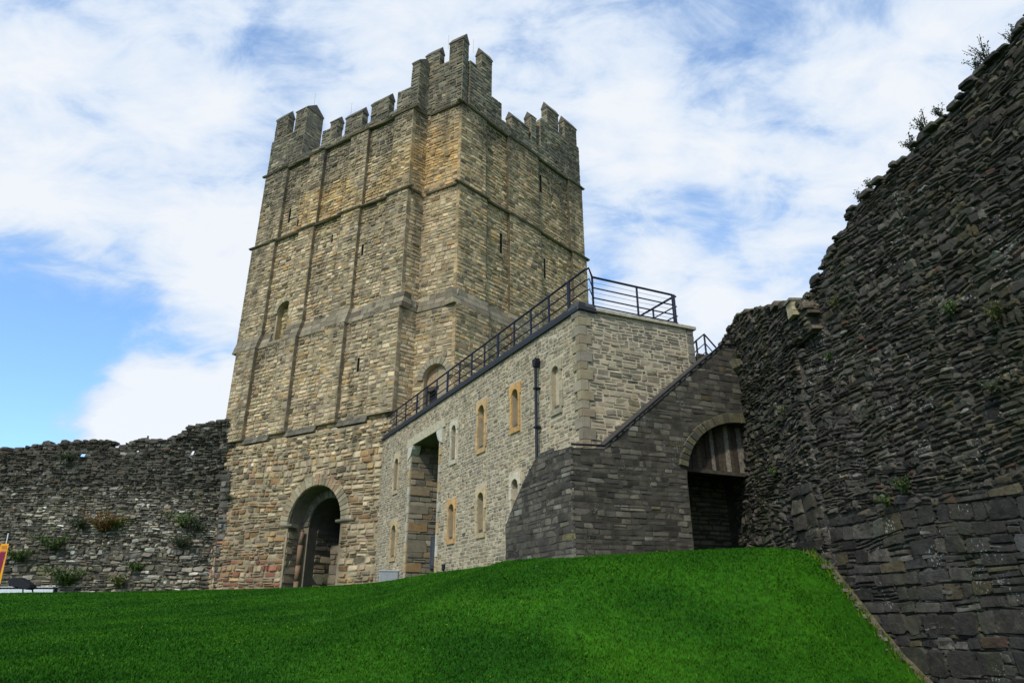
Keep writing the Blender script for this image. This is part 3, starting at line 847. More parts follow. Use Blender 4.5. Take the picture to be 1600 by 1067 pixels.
# downpipe
NAVY = (.012, .014, .02)
b = MB()
pu, pz = GL.uv(836, 560, .12); 
b.tube([GL.w(pu, pz - .15, .11), GL.w(pu, GB, .11)], .042, NAVY, 10)
b.prism(GL, [(pu - .05, pz - .26), (pu + .05, pz - .26), (pu + .09, pz - .12), (pu + .1, pz - .02), (pu - .1, pz - .02), (pu - .09, pz - .12)], .02, .17, NAVY, .01)
for zz in (pz - .9, pz - 2.0, pz - 3.1): b.box(GL, pu - .07, pu + .07, zz, zz + .05, .0, .16, NAVY)
b.build("downpipe", M_METAL, gate)
# railing on the coping
RN = (.010, .013, .030)
ZR0, ZR1 = zc0 + .21, zc0 + 1.16
rail = None
rl = MB()
oR_ = -.16
uend = GL.uv(604, 655, oR_)[0]
cpt = at_z(905, 416, ZR1); u_c = (cpt[:2] - (GL.o + GL.n * oR_)) @ GL.d
pE = at_z(925, 433, ZR1); pF = at_z(1055, 462, ZR1)
back_dir = np.array([GL.d[0], GL.d[1], 0])
pG = pF + back_dir * 4.2
up = np.array([0, 0, 1.0])
def pt(u, z): return np.array(GL.w(u, z, oR_))
for dz, r in ((0, .032), (-.32, .02), (-.62, .02)):
    A = pt(uend, ZR1 + dz); Cc = pt(u_c, ZR1 + dz)
    path = [A, pt(u_c + .1, ZR1 + dz), Cc + np.array([.05, .0, 0]), pE + up * dz, pE + up * dz + (pF - pE) * .02]
    path += [pE + up * dz + (pF - pE) * .95, pF + up * dz + np.array([.02, .06, 0]), pF + up * dz + back_dir * .12, pG + up * dz]
    rl.tube(path, r, RN, 8)
for dz in (-.16, -.46, -.75):      # thin tension wires
    path = [pt(uend, ZR1 + dz), pt(u_c, ZR1 + dz), pE + up * dz, pF + up * dz]
    rl.tube(path, .005, (.2, .2, .22), 5)
rl.tube([pE + up * -.86, pF + up * -.86], .02, RN, 8)
rl.tube([pt(uend, ZR1 - .1), pt(uend, ZR1 - .1) + np.array(list(-GL.n) + [0]) * 1.6], .025, RN, 8)
rl.tube([pt(uend, ZR1 - .4), pt(uend, ZR1 - .4) + np.array(list(-GL.n) + [0]) * 1.6], .02, RN, 8)
railing = rl.build("railing", M_METAL, gate)
post_px = [604, 619, 633.5, 651, 666.5, 682, 699, 718, 737, 757, 778, 803.6, 829.7, 858, 889]
for i, px in enumerate(post_px):
    # point on the coping line under that pixel column
    lo, hi = -1.0, GLEN + 1
    for _ in range(40):
        mid = (lo + hi) / 2; q = GL.w(mid, ZR0 + .3, oR_)
        fwd = q[1] * math.cos(PITCH) + q[2] * math.sin(PITCH)
        if 800 + F_PX * q[0] / fwd > px: lo = mid
        else: hi = mid
    thick = .06 if px in (604, 651, 699, 778, 889) else .032
    b = MB(); b.box(GL, mid - thick, mid + thick, ZR0 - .02, ZR1, oR_ - .02, oR_ + .02, RN)
    b.build("post", M_METAL, railing)
for p, th in ((pE, .03), (pE + (pF - pE) * .52, .03), (pF + (pE - pF) * .03, .055), (pF + back_dir * 1.0, .03)):
    b = MB(); b.tube([p, (p[0], p[1], GRH - .25)], th, RN, 8); b.build("post", M_METAL, railing)
adopt(gate)

# =================================================================== STAIR WALL (dark sooty stone, with the arch)
OFFD = 1.0
DLF = Face(GL.w(0, 0, OFFD), azl)
DRF = Face(GR.w(0, 0, OFFD), 66.5)
ul, ur = isect(DLF, 0, DRF, 0)
DLF.o = np.array(DLF.w(ul, 0)[:2]); DRF.o = DLF.o.copy()
stair = empty("stair_wall", (float(DLF.o[0]), float(DLF.o[1]), 1.2), "dark sooty stone stair wall with handrail and boarded arch", "stone stair")
DARK_PAL = [(4, (.078, .069, .053)), (3, (.102, .09, .068)), (2, (.057, .051, .042)), (1, (.13, .115, .085)), (.25, (.19, .175, .14)), (.15, (.13, .11, .05))]
DMORT = np.array((.065, .057, .044))
def dark_tint(u, z, c):
    n = fbm(u * .7, z * .7, 511)
    lowf = 1 - sstep(1.5, 3.2, z)
    k = (.6 * sstep(.4, .65, n) * lowf)[:, None]
    return c * (1 - k) + (c * 1.7 + .012) * k
ztop = DRF.uv(880, 697)[1]
dl = [(0, GB), DLF.uv(790, 872)[0:1] + (GB,), DLF.uv(788, 822), DLF.uv(800, 790), DLF.uv(815, 755), DLF.uv(835, 716), DLF.uv(850, 706)]
dl = dl + [(0, ztop)]
b = MB()
b.wall(DLF, [(max(u, .06), z) for u, z in dl], [], -.03, .3, DMORT)
stones(b, DLF, dl, [], (.095, .165), (.16, .42), -.03, (.0, .013), DARK_PAL, gap=.012, bevel=.009, jit=.09, tilt=.005, warp=.05, split=.08, tint=dark_tint, seed=800, var=.22)
b.build("return_wall", M_DARK, stair)
uE = DRF.uv(1168, 700)[0] + 1.0
d_top = [DRF.uv(945, 701), DRF.uv(1000, 652), DRF.uv(1060, 600), DRF.uv(1128, 542), (DRF.uv(1145, 540)[0], DRF.uv(1128, 540)[1] + .02), (uE, DRF.uv(1128, 540)[1])]
au0, asz = DRF.uv(1075, 745); aua, azt = DRF.uv(1158, 661)
ar = aua - au0 + .03; auc = au0 + ar; arz = azt - asz
aholes = [(auc - ar, GB)] + [(min(auc + .35, uE - .02), GB)]
ap = []
for k in range(0, 19):
    a = math.pi - math.pi * k / 18
    x = auc + ar * math.cos(a); zz = asz + arz * math.sin(a)
    if x < uE - .02: ap.append((x, zz))
xr = min(ap[-1][0], uE - .02)
apoly = [(auc - ar, GB)] + ap + [(ap[-1][0], GB)]
do = [(0, GB), (uE, GB)] + d_top[::-1] + [(0, ztop)]
b = MB()
DCAV = 2.0
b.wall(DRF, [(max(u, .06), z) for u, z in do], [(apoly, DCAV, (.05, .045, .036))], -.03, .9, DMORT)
ahp = [(auc - ar - .015, GB), (auc - ar - .015, asz - .001)] + [(auc + (ar + .2) * math.cos(math.pi - math.pi * k / 18), asz + (arz + .2) * math.sin(math.pi - math.pi * k / 18)) for k in range(1, 19)] + [(auc + ar + .2, GB)]
stones(b, DRF, do, [ahp], (.095, .165), (.16, .42), -.03, (.0, .013), DARK_PAL, gap=.012, bevel=.009, jit=.09, tilt=.005, warp=.05, split=.08, tint=dark_tint, seed=801, var=.22)
b.build("stair_front", M_DARK, stair)
b = MB()
stones(b, DRF, [(auc - ar, GB), (auc + ar, GB), (auc + ar, asz + arz), (auc - ar, asz + arz)], [], (.1, .18), (.2, .45), -DCAV - .02, (.0, .04), [(2, (.15, .125, .08)), (1, (.11, .095, .065)), (.5, (.18, .15, .1))], seed=802)
b.build("arch_back_wall", M_DARK, stair)
b = MB()
voussoirs(b, DRF, auc, asz, ar - .005, .23, 22, -.3, .02, [(.105, .095, .058), (.08, .073, .052), (.12, .105, .06), (.07, .066, .052)], a0=.3 * math.pi, a1=.95 * math.pi, rz=arz, bev=.012)
b.build("arch_ring", M_DARK, stair)
# boards closing the head of the arch
b = MB()
zbd = DRF.uv(1120, 735, -.35)[1]
u = auc - ar + .02
while u < ap[-1][0] - .02:
    w = min(random.uniform(.10, .17), ap[-1][0] - u)
    um = u + w / 2
    t = max(0.0, 1 - ((um - auc) / ar) ** 2)
    zt_ = asz + arz * math.sqrt(t)
    if zt_ > zbd + .06:
        c = np.array(random.choice([(.085, .065, .045), (.05, .038, .028), (.13, .10, .07), (.04, .032, .026), (.22, .19, .15), (.10, .075, .05)])) * random.uniform(.8, 1.2)
        b.box(DRF, u + .007, u + w - .007, zbd, zt_ + .03, -.42, -.37 + random.uniform(0, .03), c)
    u += w
b.box(DRF, auc - ar + .05, ap[-1][0], zbd - .09, zbd, -.44, -.33, (.07, .06, .045))
b.build("timber_boarding", M_WOOD, stair)
# handrail along the sloping top
b = MB()
hz = .07
pts = [DLF.w(.35, ztop + hz, -.12), DRF.w(.05, ztop + hz, .02)] + [DRF.w(u, z + hz, .02) for u, z in d_top[:-1]]
b.tube([DRF.w(.03, ztop + hz, .0)] + [DRF.w(u, z + hz, .0) for u, z in d_top[:-1]] + [DRF.w(d_top[-1][0] - .1, d_top[-1][1] + .02, .0)], .028, (.010, .010, .014), 8)
b.build("handrail", M_METAL, stair)
# corbel stone beside the tall wall
b = MB(); cu, cz = DRF.uv(1152, 578)
b.prism(DRF, [(cu - .22, cz + .22), (cu + .3, cz + .22), (cu + .3, cz - .16), (cu + .1, cz - .16), (cu - .02, cz - .02), (cu - .14, cz + .02)], -.1, .24, (.20, .17, .10), .02)
b.build("corbel", M_DARK, stair)
adopt(stair)

# small railing on the stair landing
zL = 7.0
lr = empty("landing_railing", tuple(at_z(1100, 545, 6.6)), "short dark blue railing turning a corner at the stair head", "railing")
b = MB()
q0 = at_z(1100, 522, 8.0)
ql = q0 + np.array([math.sin(R(66.5)), math.cos(R(66.5)), 0]) * -.8 + np.array([0, 0, -.72])
qr = q0 + np.array([math.sin(R(84)), math.cos(R(84)), 0]) * .42 + np.array([0, 0, -.55])
for dz in (0, -.3, -.58):
    b.tube([ql + up * dz, q0 + np.array([-.30, -.13, -.27]) + up * dz, q0 + up * dz, qr + up * dz], .026 if dz == 0 else .018, RN, 8)
b.build("rail", M_METAL, lr)
for p in (q0, qr, q0 + np.array([-.30, -.13, -.27])):
    b = MB(); b.tube([p, (p[0], p[1], p[2] - 1.25)], .03, RN, 8); b.build("post", M_METAL, lr)
adopt(lr)
b = MB()
lp = q0 + np.array([-.1, .5, 0])
LF = Face(GR.w(gu2 + .1, 0, -.1), 66.5)
b.box(LF, 0, 2.2, asz + arz + .2, 6.75, -3.4, .0, (.06, .055, .045))
stones(b, LF, [(0, asz + arz + .2), (2.2, asz + arz + .2), (2.2, 6.75), (0, 6.75)], [], (.1, .2), (.2, .4), .0, (.0, .03), DARK_PAL, seed=820)
tag(b.build("stair_landing", M_DARK), "low dark stone landing behind the sloping stair wall", "stair landing")

# =================================================================== TALL RUINED WALL on the right
TA, TW = -11.0, 8.5
TF = Face((TW * math.sin(R(79)), TW * math.cos(R(79))), TA)
RUIN_PAL = [(4, (.070, .060, .048)), (3, (.090, .077, .060)), (2.5, (.052, .045, .037)), (1.2, (.125, .108, .085)), (.7, (.105, .083, .05)), (.25, (.19, .175, .145)), (.06, (.11, .06, .042))]
RMORT = np.array((.052, .046, .038))
tp = [(1600, 15), (1588, 47), (1572, 62), (1556, 84), (1535, 100), (1518, 116), (1505, 136), (1490, 160), (1466, 183), (1440, 210), (1412, 240), (1390, 262), (1372, 274), (1360, 292), (1342, 309), (1326, 326), (1316, 352), (1300, 378), (1294, 398), (1283, 412), (1276, 432), (1266, 440), (1272, 452), (1258, 462), (1254, 486), (1250, 530), (1258, 600), (1268, 690), (1275, 760), (1281, 866)]
tpo = TF.poly(tp)
# the wall carries on past the frame behind the camera's right shoulder
tall_out = [(-4, 9.6), (2.0, 9.3), (4.2, 8.9)] + [p for p in tpo] + [(tpo[-1][0], -3.0), (-4, -3.0)]
def ruin_tint(u, z, c):
    lowf = (1 - sstep(.6, 2.0, z))[:, None]
    n = fbm(u * .9, z * .9, 611)
    c = c * .84 * (1 + .05 * lowf)
    pk = RNG.random((len(u), 1)) < .08 * (n[:, None] > .55)
    c = np.where(pk, c * 1.6 + .012, c)
    return c
b = MB()
b.wall(TF, tall_out, [], -.10, 1.6, RMORT)
ZSQ = 1.75
up_out = [p for p in tall_out if p[1] > ZSQ] + [(12.6, ZSQ), (-4, ZSQ)]
lo_out = [(-4, -3.0), (12.58, -3.0), (12.58, ZSQ), (-4, ZSQ)]
LOW_PAL = [(4, (.060, .053, .044)), (3, (.078, .069, .056)), (2.5, (.046, .042, .037)), (1.0, (.105, .092, .072)), (.4, (.105, .083, .05)), (.2, (.10, .058, .042)), (.15, (.17, .16, .135))]
stones(b, TF, up_out, [], (.06, .16), (.1, .32), -.07, (.0, .035), RUIN_PAL, gap=.002, bevel=.025, jit=.22, tilt=.012, warp=.3, split=.2, tint=ruin_tint, seed=905, var=.3, wscale=.5, cut=(.05, .35))
stones(b, TF, up_out, [], (.055, .15), (.08, .32), -.05, (.0, .035), RUIN_PAL, gap=.010, bevel=.03, jit=.2, tilt=.012, warp=.30, split=.28, tint=ruin_tint, seed=900, var=.26, wscale=.55, drop=.16, big=.16, cut=(.08, .4))
stones(b, TF, lo_out, [], (.05, .12), (.1, .4), -.075, (.0, .03), LOW_PAL, gap=.002, bevel=.02, jit=.2, tilt=.01, warp=.2, tint=ruin_tint, seed=906, var=.3, wscale=.5, cut=(.05, .35))
stones(b, TF, lo_out, [], (.15, .32), (.2, .6), -.05, (.0, .022), LOW_PAL, gap=.014, bevel=.016, jit=.09, tilt=.006, warp=.16, split=.18, tint=ruin_tint, seed=907, var=.24, wscale=.5, drop=.12, cut=(.03, .2))
# loose stones along the broken crest
def crest_stones(b, F, pts, per_m, smin, smax, depths, col, zmin):
    for k in range(len(pts) - 1):
        (a, z0), (c_, z1) = pts[k], pts[k + 1]
        n = max(2, int(math.hypot(c_ - a, z1 - z0) * per_m))
        for j in range(n):
            for dp in depths:
                t = random.random(); u = a + (c_ - a) * t; z = z0 + (z1 - z0) * t
                if z < zmin: continue
                s_ = random.uniform(smin, smax); hh = s_ * random.uniform(.25, .6); J = lambda: random.uniform(-.3, .3) * hh
                b.prism(F, [(u - s_, z - hh + J()), (u - s_ * .2, z - hh * 1.1 + J()), (u + s_, z - hh * .8 + J()), (u + s_ * .9, z + hh * .5 + J()), (u + s_ * .3, z + hh + J()), (u - s_ * .7, z + hh * .8 + J())], dp - s_ * 1.6, dp + random.uniform(-.06, .06), np.array(col) * random.uniform(.6, 1.6), .02)
crest_stones(b, TF, tpo, 9, .05, .15, (.0, -.25, -.6, -1.0), (.06, .054, .045), 2)
tag(b.build("ruined_wall", M_RUIN), "tall dark rubble curtain wall with broken sloping top at right", "wall")

# lower stump continuing it behind the stair
e0 = np.array(TF.w(tpo[-1][0] + .05, 0)[:2]); 
e1 = np.array(DRF.w(DRF.uv(1168, 700)[0], 0)[:2])
saz = math.degrees(math.atan2(e1[0] - e0[0], e1[1] - e0[1]))
SF = Face(e0, saz)
sp = [(1262, 520), (1256, 478), (1240, 474), (1222, 476), (1200, 480), (1178, 484), (1162, 487), (1150, 494), (1142, 508), (1130, 528), (1122, 545), (1120, 560)]
spo = SF.poly(sp)
s_out = [(-.35, GB - .8), (-.35, spo[0][1])] + spo + [(spo[-1][0], GB - .8)]
STUMP_PAL = [(4, (.070, .062, .051)), (3, (.092, .08, .062)), (2, (.05, .046, .04)), (1, (.12, .10, .07))]
b = MB()
b.wall(SF, s_out, [], -.10, 1.2, RMORT * 1.3)
stones(b, SF, s_out, [], (.06, .15), (.1, .34), -.075, (.0, .04), STUMP_PAL, gap=.004, bevel=.02, jit=.2, tilt=.012, warp=.2, seed=911, var=.25, wscale=.6, cut=(.05, .35))
stones(b, SF, s_out, [], (.06, .15), (.12, .36), -.05, (.0, .07), STUMP_PAL, gap=.012, bevel=.02, jit=.2, tilt=.014, warp=.2, cut=(.08, .4), split=.25, seed=910, var=.25, wscale=.8, drop=.12)
crest_stones(b, SF, spo, 9, .05, .16, (.0, -.25, -.6), (.10, .08, .055), 2)
tag(b.build("ruined_wall", M_RUIN), "lower brownish rubble wall stump between stair arch and tall wall", "wall")
# squared stub of reddish blocks
b = MB()
u0, _ = SF.uv(1272, 800, .06); u1, _ = SF.uv(1236, 800, .06); z0 = SF.uv(1250, 866)[1] - .4; ztp = SF.uv(1250, 745, .2)[1]
b.box(SF, u0 + .03, u1 - .05, z0, ztp - .1, -.1, .0, (.04, .037, .032))
po_ = [(u0, z0), (u1, z0), (u1 - .04, ztp - .25), (u1 - .14, ztp), (u0 + .05, ztp)]
PIER = [(2, (.07, .06, .045)), (.8, (.09, .058, .043)), (1, (.062, .056, .048)), (.7, (.09, .078, .055))]
stones(b, SF, po_, [], (.2, .36), (.42, .75), .0, (.02, .08), PIER, gap=.015, bevel=.02, jit=.12, tilt=.02, seed=930, warp=.05, split=.1)
PS = Face(SF.w(u1, 0, -.1), 0); PS.d = SF.n.copy(); PS.n = SF.d.copy()
stones(b, PS, [(0, z0), (.12, z0), (.12, ztp - .2), (0, ztp - .2)], [], (.18, .34), (.2, .3), -.05, (.0, .04), PIER, gap=.015, bevel=.02, jit=.1, seed=931)
tag(b.build("broken_pier", M_RUIN), "stub of squared reddish brown blocks in the wall corner right of the arch", "pier")
# pale rebuilt block on the stump's top
b = MB(); cu, cz = SF.uv(1243, 497)
for r, (hh, ww) in enumerate(((.11, .13), (.10, .13), (.09, .14))):
    b.box(SF, cu - ww, cu + ww, cz + .105 * r + .03, cz + .105 * r + .128, -.35, .10, np.array((.46, .38, .23)) * random.uniform(.8, 1.1), .006)
b.box(SF, cu - .16, cu + .16, cz + .345, cz + .40, -.4, .14, (.2, .18, .14), .006)
tag(b.build("stone_pillar", M_PLASTER), "small pale squared stone pillar with a cap on the wall stump", "pillar")

# =================================================================== LEFT CURTAIN WALL
kl0 = np.array(KL.w(9.6, 0, .7)[:2])
LW = Face((-28.4, 36.3), 90.5)
lt = [(-300, 715), (-200, 706), (-120, 712), (-60, 700), (0, 699), (25, 702), (50, 696), (72, 692), (88, 696), (101, 691), (120, 689), (166, 687), (172, 700), (186, 702), (192, 697), (205, 695), (207, 688), (230, 686), (233, 690), (248, 687), (262, 689), (268, 684), (284, 680), (294, 669), (300, 665), (326, 662), (330, 660), (345, 657), (354, 655), (395, 652)]
lpo = LW.poly(lt)
l_out = lpo + [(lpo[-1][0], .0), (lpo[0][0], .0)]
CURT_PAL = [(4, (.14, .12, .088)), (3, (.185, .16, .118)), (3, (.092, .08, .062)), (1.5, (.24, .22, .18)), (.7, (.34, .32, .27)), (.4, (.16, .11, .065)), (.3, (.08, .085, .04))]
def curt_tint(u, z, c):
    n = fbm(u * .22, z * .3, 711)
    n2 = fbm(u * .12 + 5, z * .5, 719)
    dark = sstep(5.6, 6.8, z + 1.2 * (n - .5))
    c = c * 1.15 * (1 - .5 * dark[:, None])
    pale = (np.exp(-((z - 4.6) / 1.0) ** 2) * sstep(.35, .6, n2))[:, None]
    c = c * (1 + 1.1 * pale)
    lowb = (1 - sstep(1.5, 3.0, z))[:, None]
    c = c * (1 + .3 * lowb * np.array((1.1, 1.0, .8)))
    pk = RNG.random((len(u), 1)) < .12 * lowb * sstep(12, 17, u)[:, None]
    return np.where(pk, np.array((.24, .10, .055)), c)
b = MB()
def lhole(px, py, s):
    u, z = LW.uv(px, py); return [(u - s, z - s * .7), (u + s * .6, z - s * .5), (u + s, z + s * .8), (u - s * .2, z + s)]
LH = [lhole(128, 711, .17), lhole(301, 708, .15), lhole(215, 704, .09)]
CM = np.array((.075, .07, .055))
loops = [l_out] + LH
flat = [p for l in loops for p in l]
tri = tessellate_polygon([[Vector((a, c_, 0)) for a, c_ in l] for l in loops])
P = np.array(flat); nF = len(P)
sh = (np.arange(nF) >= len(l_out)).astype(float) * (-LW.d[0])
V = np.concatenate([LW.arr(P[:, 0], P[:, 1], -.06), LW.arr(P[:, 0] + .42 * sh, P[:, 1] + .16 * np.abs(sh), -.75)])
q = []; o_ = 0
for l in loops:
    n = len(l); q += [(o_ + i, o_ + (i + 1) % n, nF + o_ + (i + 1) % n, nF + o_ + i) for i in range(n)]; o_ += n
b.mixed(V, q, [tuple(t) for t in tri] + [tuple(nF + i for i in t) for t in tri], CM)
stones(b, LW, l_out, LH, (.1, .24), (.15, .5), -.085, (.0, .06), CURT_PAL, gap=.006, bevel=.03, jit=.2, tilt=.03, warp=.2, tint=curt_tint, seed=955, var=.3, cut=(.05, .35))
stones(b, LW, l_out, LH, lambda z, r: r.uniform(.08, .2) if z > 3 else r.uniform(.12, .3), lambda z: (.15, .42) if z > 3 else (.22, .6), -.06, (.0, .14), CURT_PAL, gap=.02, bevel=.03, jit=.2, tilt=.035, warp=.2, split=.25, cut=(.05, .35), tint=curt_tint, seed=950, var=.28, wscale=.5, drop=.14)
crest_stones(b, LW, lpo[4:], 3.5, .1, .28, (.0, -.3, -.55), (.085, .077, .062), 2)
tag(b.build("curtain_wall", M_CURT), "long rough grey rubble wall with weeds left of the keep", "wall")
# the projecting patch where the curtain wall dies into the keep
b = MB()
cf = LW
pu0 = cf.uv(330, 800)[0]; 
pp = [cf.uv(336, 932), cf.uv(352, 932), cf.uv(358, 840), cf.uv(363, 780), cf.uv(365, 738), cf.uv(350, 736), cf.uv(345, 800)]
b.prism(cf, pp, -.2, .3, CM)
stones(b, cf, pp, [], (.15, .4), (.25, .6), .3, (.01, .08), [(2, (.16, .15, .12)), (2, (.10, .095, .075)), (1, (.24, .24, .23)), (.8, (.27, .13, .075))], gap=.03, bevel=.04, jit=.1, tilt=.03, warp=.05, seed=960, var=.25)
tag(b.build("wall_stub", M_CURT), "short stub of squared blocks where curtain wall meets the keep", "wall")

# =================================================================== GROUND
ctrl = []
def cp(px, py, d): ctrl.append(tuple(at_dist(px, py, d)))
for px, py, d in ((-150, 926, 47), (0, 926, 43.5), (175, 926, 41), (350, 924, 39), (420, 921, 36), (500, 918, 33.5), (560, 916, 32)): cp(px, py, d)
def cpf(F, px, py, o=0):
    u, z = F.uv(px, py, o); ctrl.append(F.w(u, z, o))
for px, py in ((592, 912), (640, 907), (690, 893), (740, 885), (785, 878)): cpf(GL, px, py)
for px, py in ((792, 875), (840, 871)): cpf(DLF, px, py)
for px, py in ((885, 873), (980, 869), (1080, 867)): cpf(DRF, px, py)
for px, py in ((1165, 867), (1225, 867)): cpf(SF, px, py)
for px, py in ((1281, 864), (1305, 895), (1330, 928), (1375, 985), (1410, 1025), (1450, 1067), (1500, 1120)): cpf(TF, px, py)
for px, py, d in ((-100, 1067, 9.8), (200, 1067, 9.6), (500, 1067, 9.4), (800, 1067, 9.2), (1050, 1067, 9.6), (1250, 1067, 10.6), (1380, 1067, 12.0)): cp(px, py, d)
for px, py, d in ((1260, 868, 14.4), (1230, 905, 13.2), (1000, 870, 13.9), (1300, 990, 12.4)): cp(px, py, d)
for px, py, d in ((20, 927, 35), (100, 927, 34), (100, 948, 23), (300, 945, 22), (450, 938, 22), (560, 931, 21), (640, 925, 19), (700, 908, 17.5), (760, 896, 15.5), (200, 980, 15), (500, 975, 14.5), (800, 905, 12.9), (900, 890, 12.9), (1080, 880, 13.3)): cp(px, py, d)
ctrl += [(0, 0, -1.65), (-9, 0, -1.7), (6, 0, -1.75), (0, -14, -1.75), (-25, -10, -1.75), (-25, 8, -1.1), (7.5, 4, -1.8), (-40, 40, 1.2), (-15, 55, 1.2), (15, 45, 1.2), (25, 10, 0)]
CT = np.array(ctrl)
def rbf_fit(P):
    n = len(P); d = np.linalg.norm(P[:, None, :2] - P[None, :, :2], axis=2)
    A = np.zeros((n + 3, n + 3)); A[:n, :n] = d + np.eye(n) * -.15; A[:n, n] = 1; A[:n, n + 1:] = P[:, :2]; A[n, :n] = 1; A[n + 1:, :n] = P[:, :2].T
    return np.linalg.solve(A, np.concatenate([P[:, 2], np.zeros(3)]))
WT = rbf_fit(CT)
def ground(x, y):
    x = np.atleast_1d(np.asarray(x, float)); y = np.atleast_1d(np.asarray(y, float))
    out = np.zeros(len(x))
    for s0 in range(0, len(x), 40000):
        X = x[s0:s0 + 40000]; Y = y[s0:s0 + 40000]
        d = np.hypot(X[:, None] - CT[None, :, 0], Y[:, None] - CT[None, :, 1])
        out[s0:s0 + 40000] = d @ WT[:-3] + WT[-3] + WT[-2] * X + WT[-1] * Y
    r = np.hypot(x, y - 18)
    k = sstep(45, 90, r)
    out = out + .05 * (vnoise(x * .5, y * .5, 3) - .5) * sstep(2, 6, r)
    return out * (1 - k) + (-.5) * k

def grass_mat(name, blades):
    m, nt, b = new_mat(name); L = nt.links.new
    geo = N_(nt, "ShaderNodeNewGeometry")
    n1 = N_(nt, "ShaderNodeTexNoise"); n1.inputs["Scale"].default_value = .55; n1.inputs["Detail"].default_value = 6
    n2 = N_(nt, "ShaderNodeTexNoise"); n2.inputs["Scale"].default_value = 9; n2.inputs["Detail"].default_value = 4
    L(geo.outputs["Position"], n1.inputs["Vector"]); L(geo.outputs["Position"], n2.inputs["Vector"])
    cr = N_(nt, "ShaderNodeValToRGB")
    e = cr.color_ramp.elements
    e[0].position = .32; e[0].color = (.013, .072, .0018, 1)
    e[1].position = .72; e[1].color = (.036, .136, .0035, 1)
    L(n1.outputs["Fac"], cr.inputs["Fac"])
    mr = N_(nt, "ShaderNodeMapRange"); mr.inputs[1].default_value = .3; mr.inputs[2].default_value = .7; mr.inputs[3].default_value = .75; mr.inputs[4].default_value = 1.25
    L(n2.outputs["Fac"], mr.inputs[0])
    mul = N_(nt, "ShaderNodeVectorMath", operation='SCALE'); L(cr.outputs["Color"], mul.inputs[0]); L(mr.outputs[0], mul.inputs["Scale"])
    last = mul.outputs[0]
    if blades:
        at = N_(nt, "ShaderNodeAttribute", attribute_name="tint")
        mv = N_(nt, "ShaderNodeVectorMath", operation='MULTIPLY'); L(last, mv.inputs[0]); L(at.outputs["Color"], mv.inputs[1])
        sc = N_(nt, "ShaderNodeVectorMath", operation='SCALE'); sc.inputs["Scale"].default_value = 2.0; L(mv.outputs[0], sc.inputs[0]); last = sc.outputs[0]
    L(last, b.inputs["Base Color"]); b.inputs["Roughness"].default_value = .75; b.inputs["Specular IOR Level"].default_value = .12
    return m
M_GRASS = grass_mat("grass_blades", True); M_LAWN = grass_mat("lawn_turf", False)

def grid_obj(name, xs, ys, mat, dz=0.0):
    X, Y = np.meshgrid(xs, ys); Z = ground(X.ravel(), Y.ravel()) + dz
    V = np.stack([X.ravel(), Y.ravel(), Z], 1); nx = len(xs); ny = len(ys)
    i = np.arange(nx - 1)[None] + nx * np.arange(ny - 1)[:, None]; i = i.ravel()
    b = MB(); b.quads(V, np.stack([i, i + 1, i + nx + 1, i + nx], 1), (.1, .3, .05), True)
    return b.build(name, mat)
def axis(a, c, step, far):
    core = np.arange(a, c + 1e-6, step)
    ext = np.geomspace(2, far, 14)
    return np.concatenate([(a - ext)[::-1], core, c + ext])
tag(grid_obj("lawn", axis(-40, 16, .5, 2500), axis(-6, 44, .5, 2500), M_LAWN), kind="structure")

# blades of grass over the part of the lawn in view
NB = 620000
rr = 8.2 * (38.5 / 8.2) ** RNG.random(NB)
aa = np.radians(RNG.uniform(-41, 33, NB))
gx = rr * np.sin(aa); gy = rr * np.cos(aa)
# keep the blades off the buildings
ok = np.ones(NB, bool)
G = np.stack([gx, gy], 1)
def behind(F, o, u0, u1):
    d = (G - F.o) @ F.n; u = (G - F.o) @ F.d
    return (d < o) & (d > o - 14) & (u > u0) & (u < u1)
ok &= ~behind(KL, .5, -6, 14); ok &= ~behind(GL, .05, -.3, 30); ok &= ~behind(DRF, .03, -.0, 9); ok &= ~behind(DLF, .03, 0, DLF.uv(790, 872)[0])
ok &= ~behind(TF, .05, -10, 12.8); ok &= ~behind(SF, .05, -1, 8); ok &= ~((gy > 36.3) & (gx < -12))
gx, gy, rr = gx[ok], gy[ok], rr[ok]; NB = len(gx)
gz = ground(gx, gy)
hh = RNG.uniform(.014, .04, NB) * (.75 + .6 * fbm(gx * 1.2, gy * 1.2, 33)); ww = (.004 + .0009 * rr) * RNG.uniform(.7, 1.3, NB)
th = RNG.uniform(0, 2 * np.pi, NB); lx = RNG.normal(0, .5, NB) * hh; ly = RNG.normal(0, .5, NB) * hh
dx = np.cos(th) * ww; dy = np.sin(th) * ww
V = np.stack([np.stack([gx - dx, gy - dy, gz - .01], 1), np.stack([gx + dx, gy + dy, gz - .01], 1), np.stack([gx + lx, gy + ly, gz + hh], 1)], 1).reshape(-1, 3)
tn = RNG.uniform(.44, .60, (NB, 1)) * np.array([[1, 1, 1]]) * (1 + RNG.normal(0, .07, (NB, 3)))
dry = RNG.random((NB, 1)) < .012
tn = np.where(dry, np.array((1.6, .75, 2.0)), tn)
b = MB(); b.mixed(V, [], np.arange(NB * 3).reshape(-1, 3), np.repeat(tn, 3, axis=0))
nl = 2600
lu = RNG.uniform(TF.uv(1500, 1120)[0] - 2, TF.uv(1281, 866)[0] + .1, nl); lo = np.abs(RNG.normal(.1, .09, nl)) + .02
L0 = TF.arr(lu, 0 * lu, lo); Lz = ground(L0[:, 0], L0[:, 1]); L0[:, 2] = Lz
lh = RNG.uniform(.05, .16, nl); tt = RNG.uniform(0, 6.28, nl)
dv = np.stack([np.cos(tt), np.sin(tt), 0 * tt], 1) * .006
tipv = L0 + np.stack([RNG.normal(0, .04, nl), RNG.normal(0, .04, nl), lh], 1)
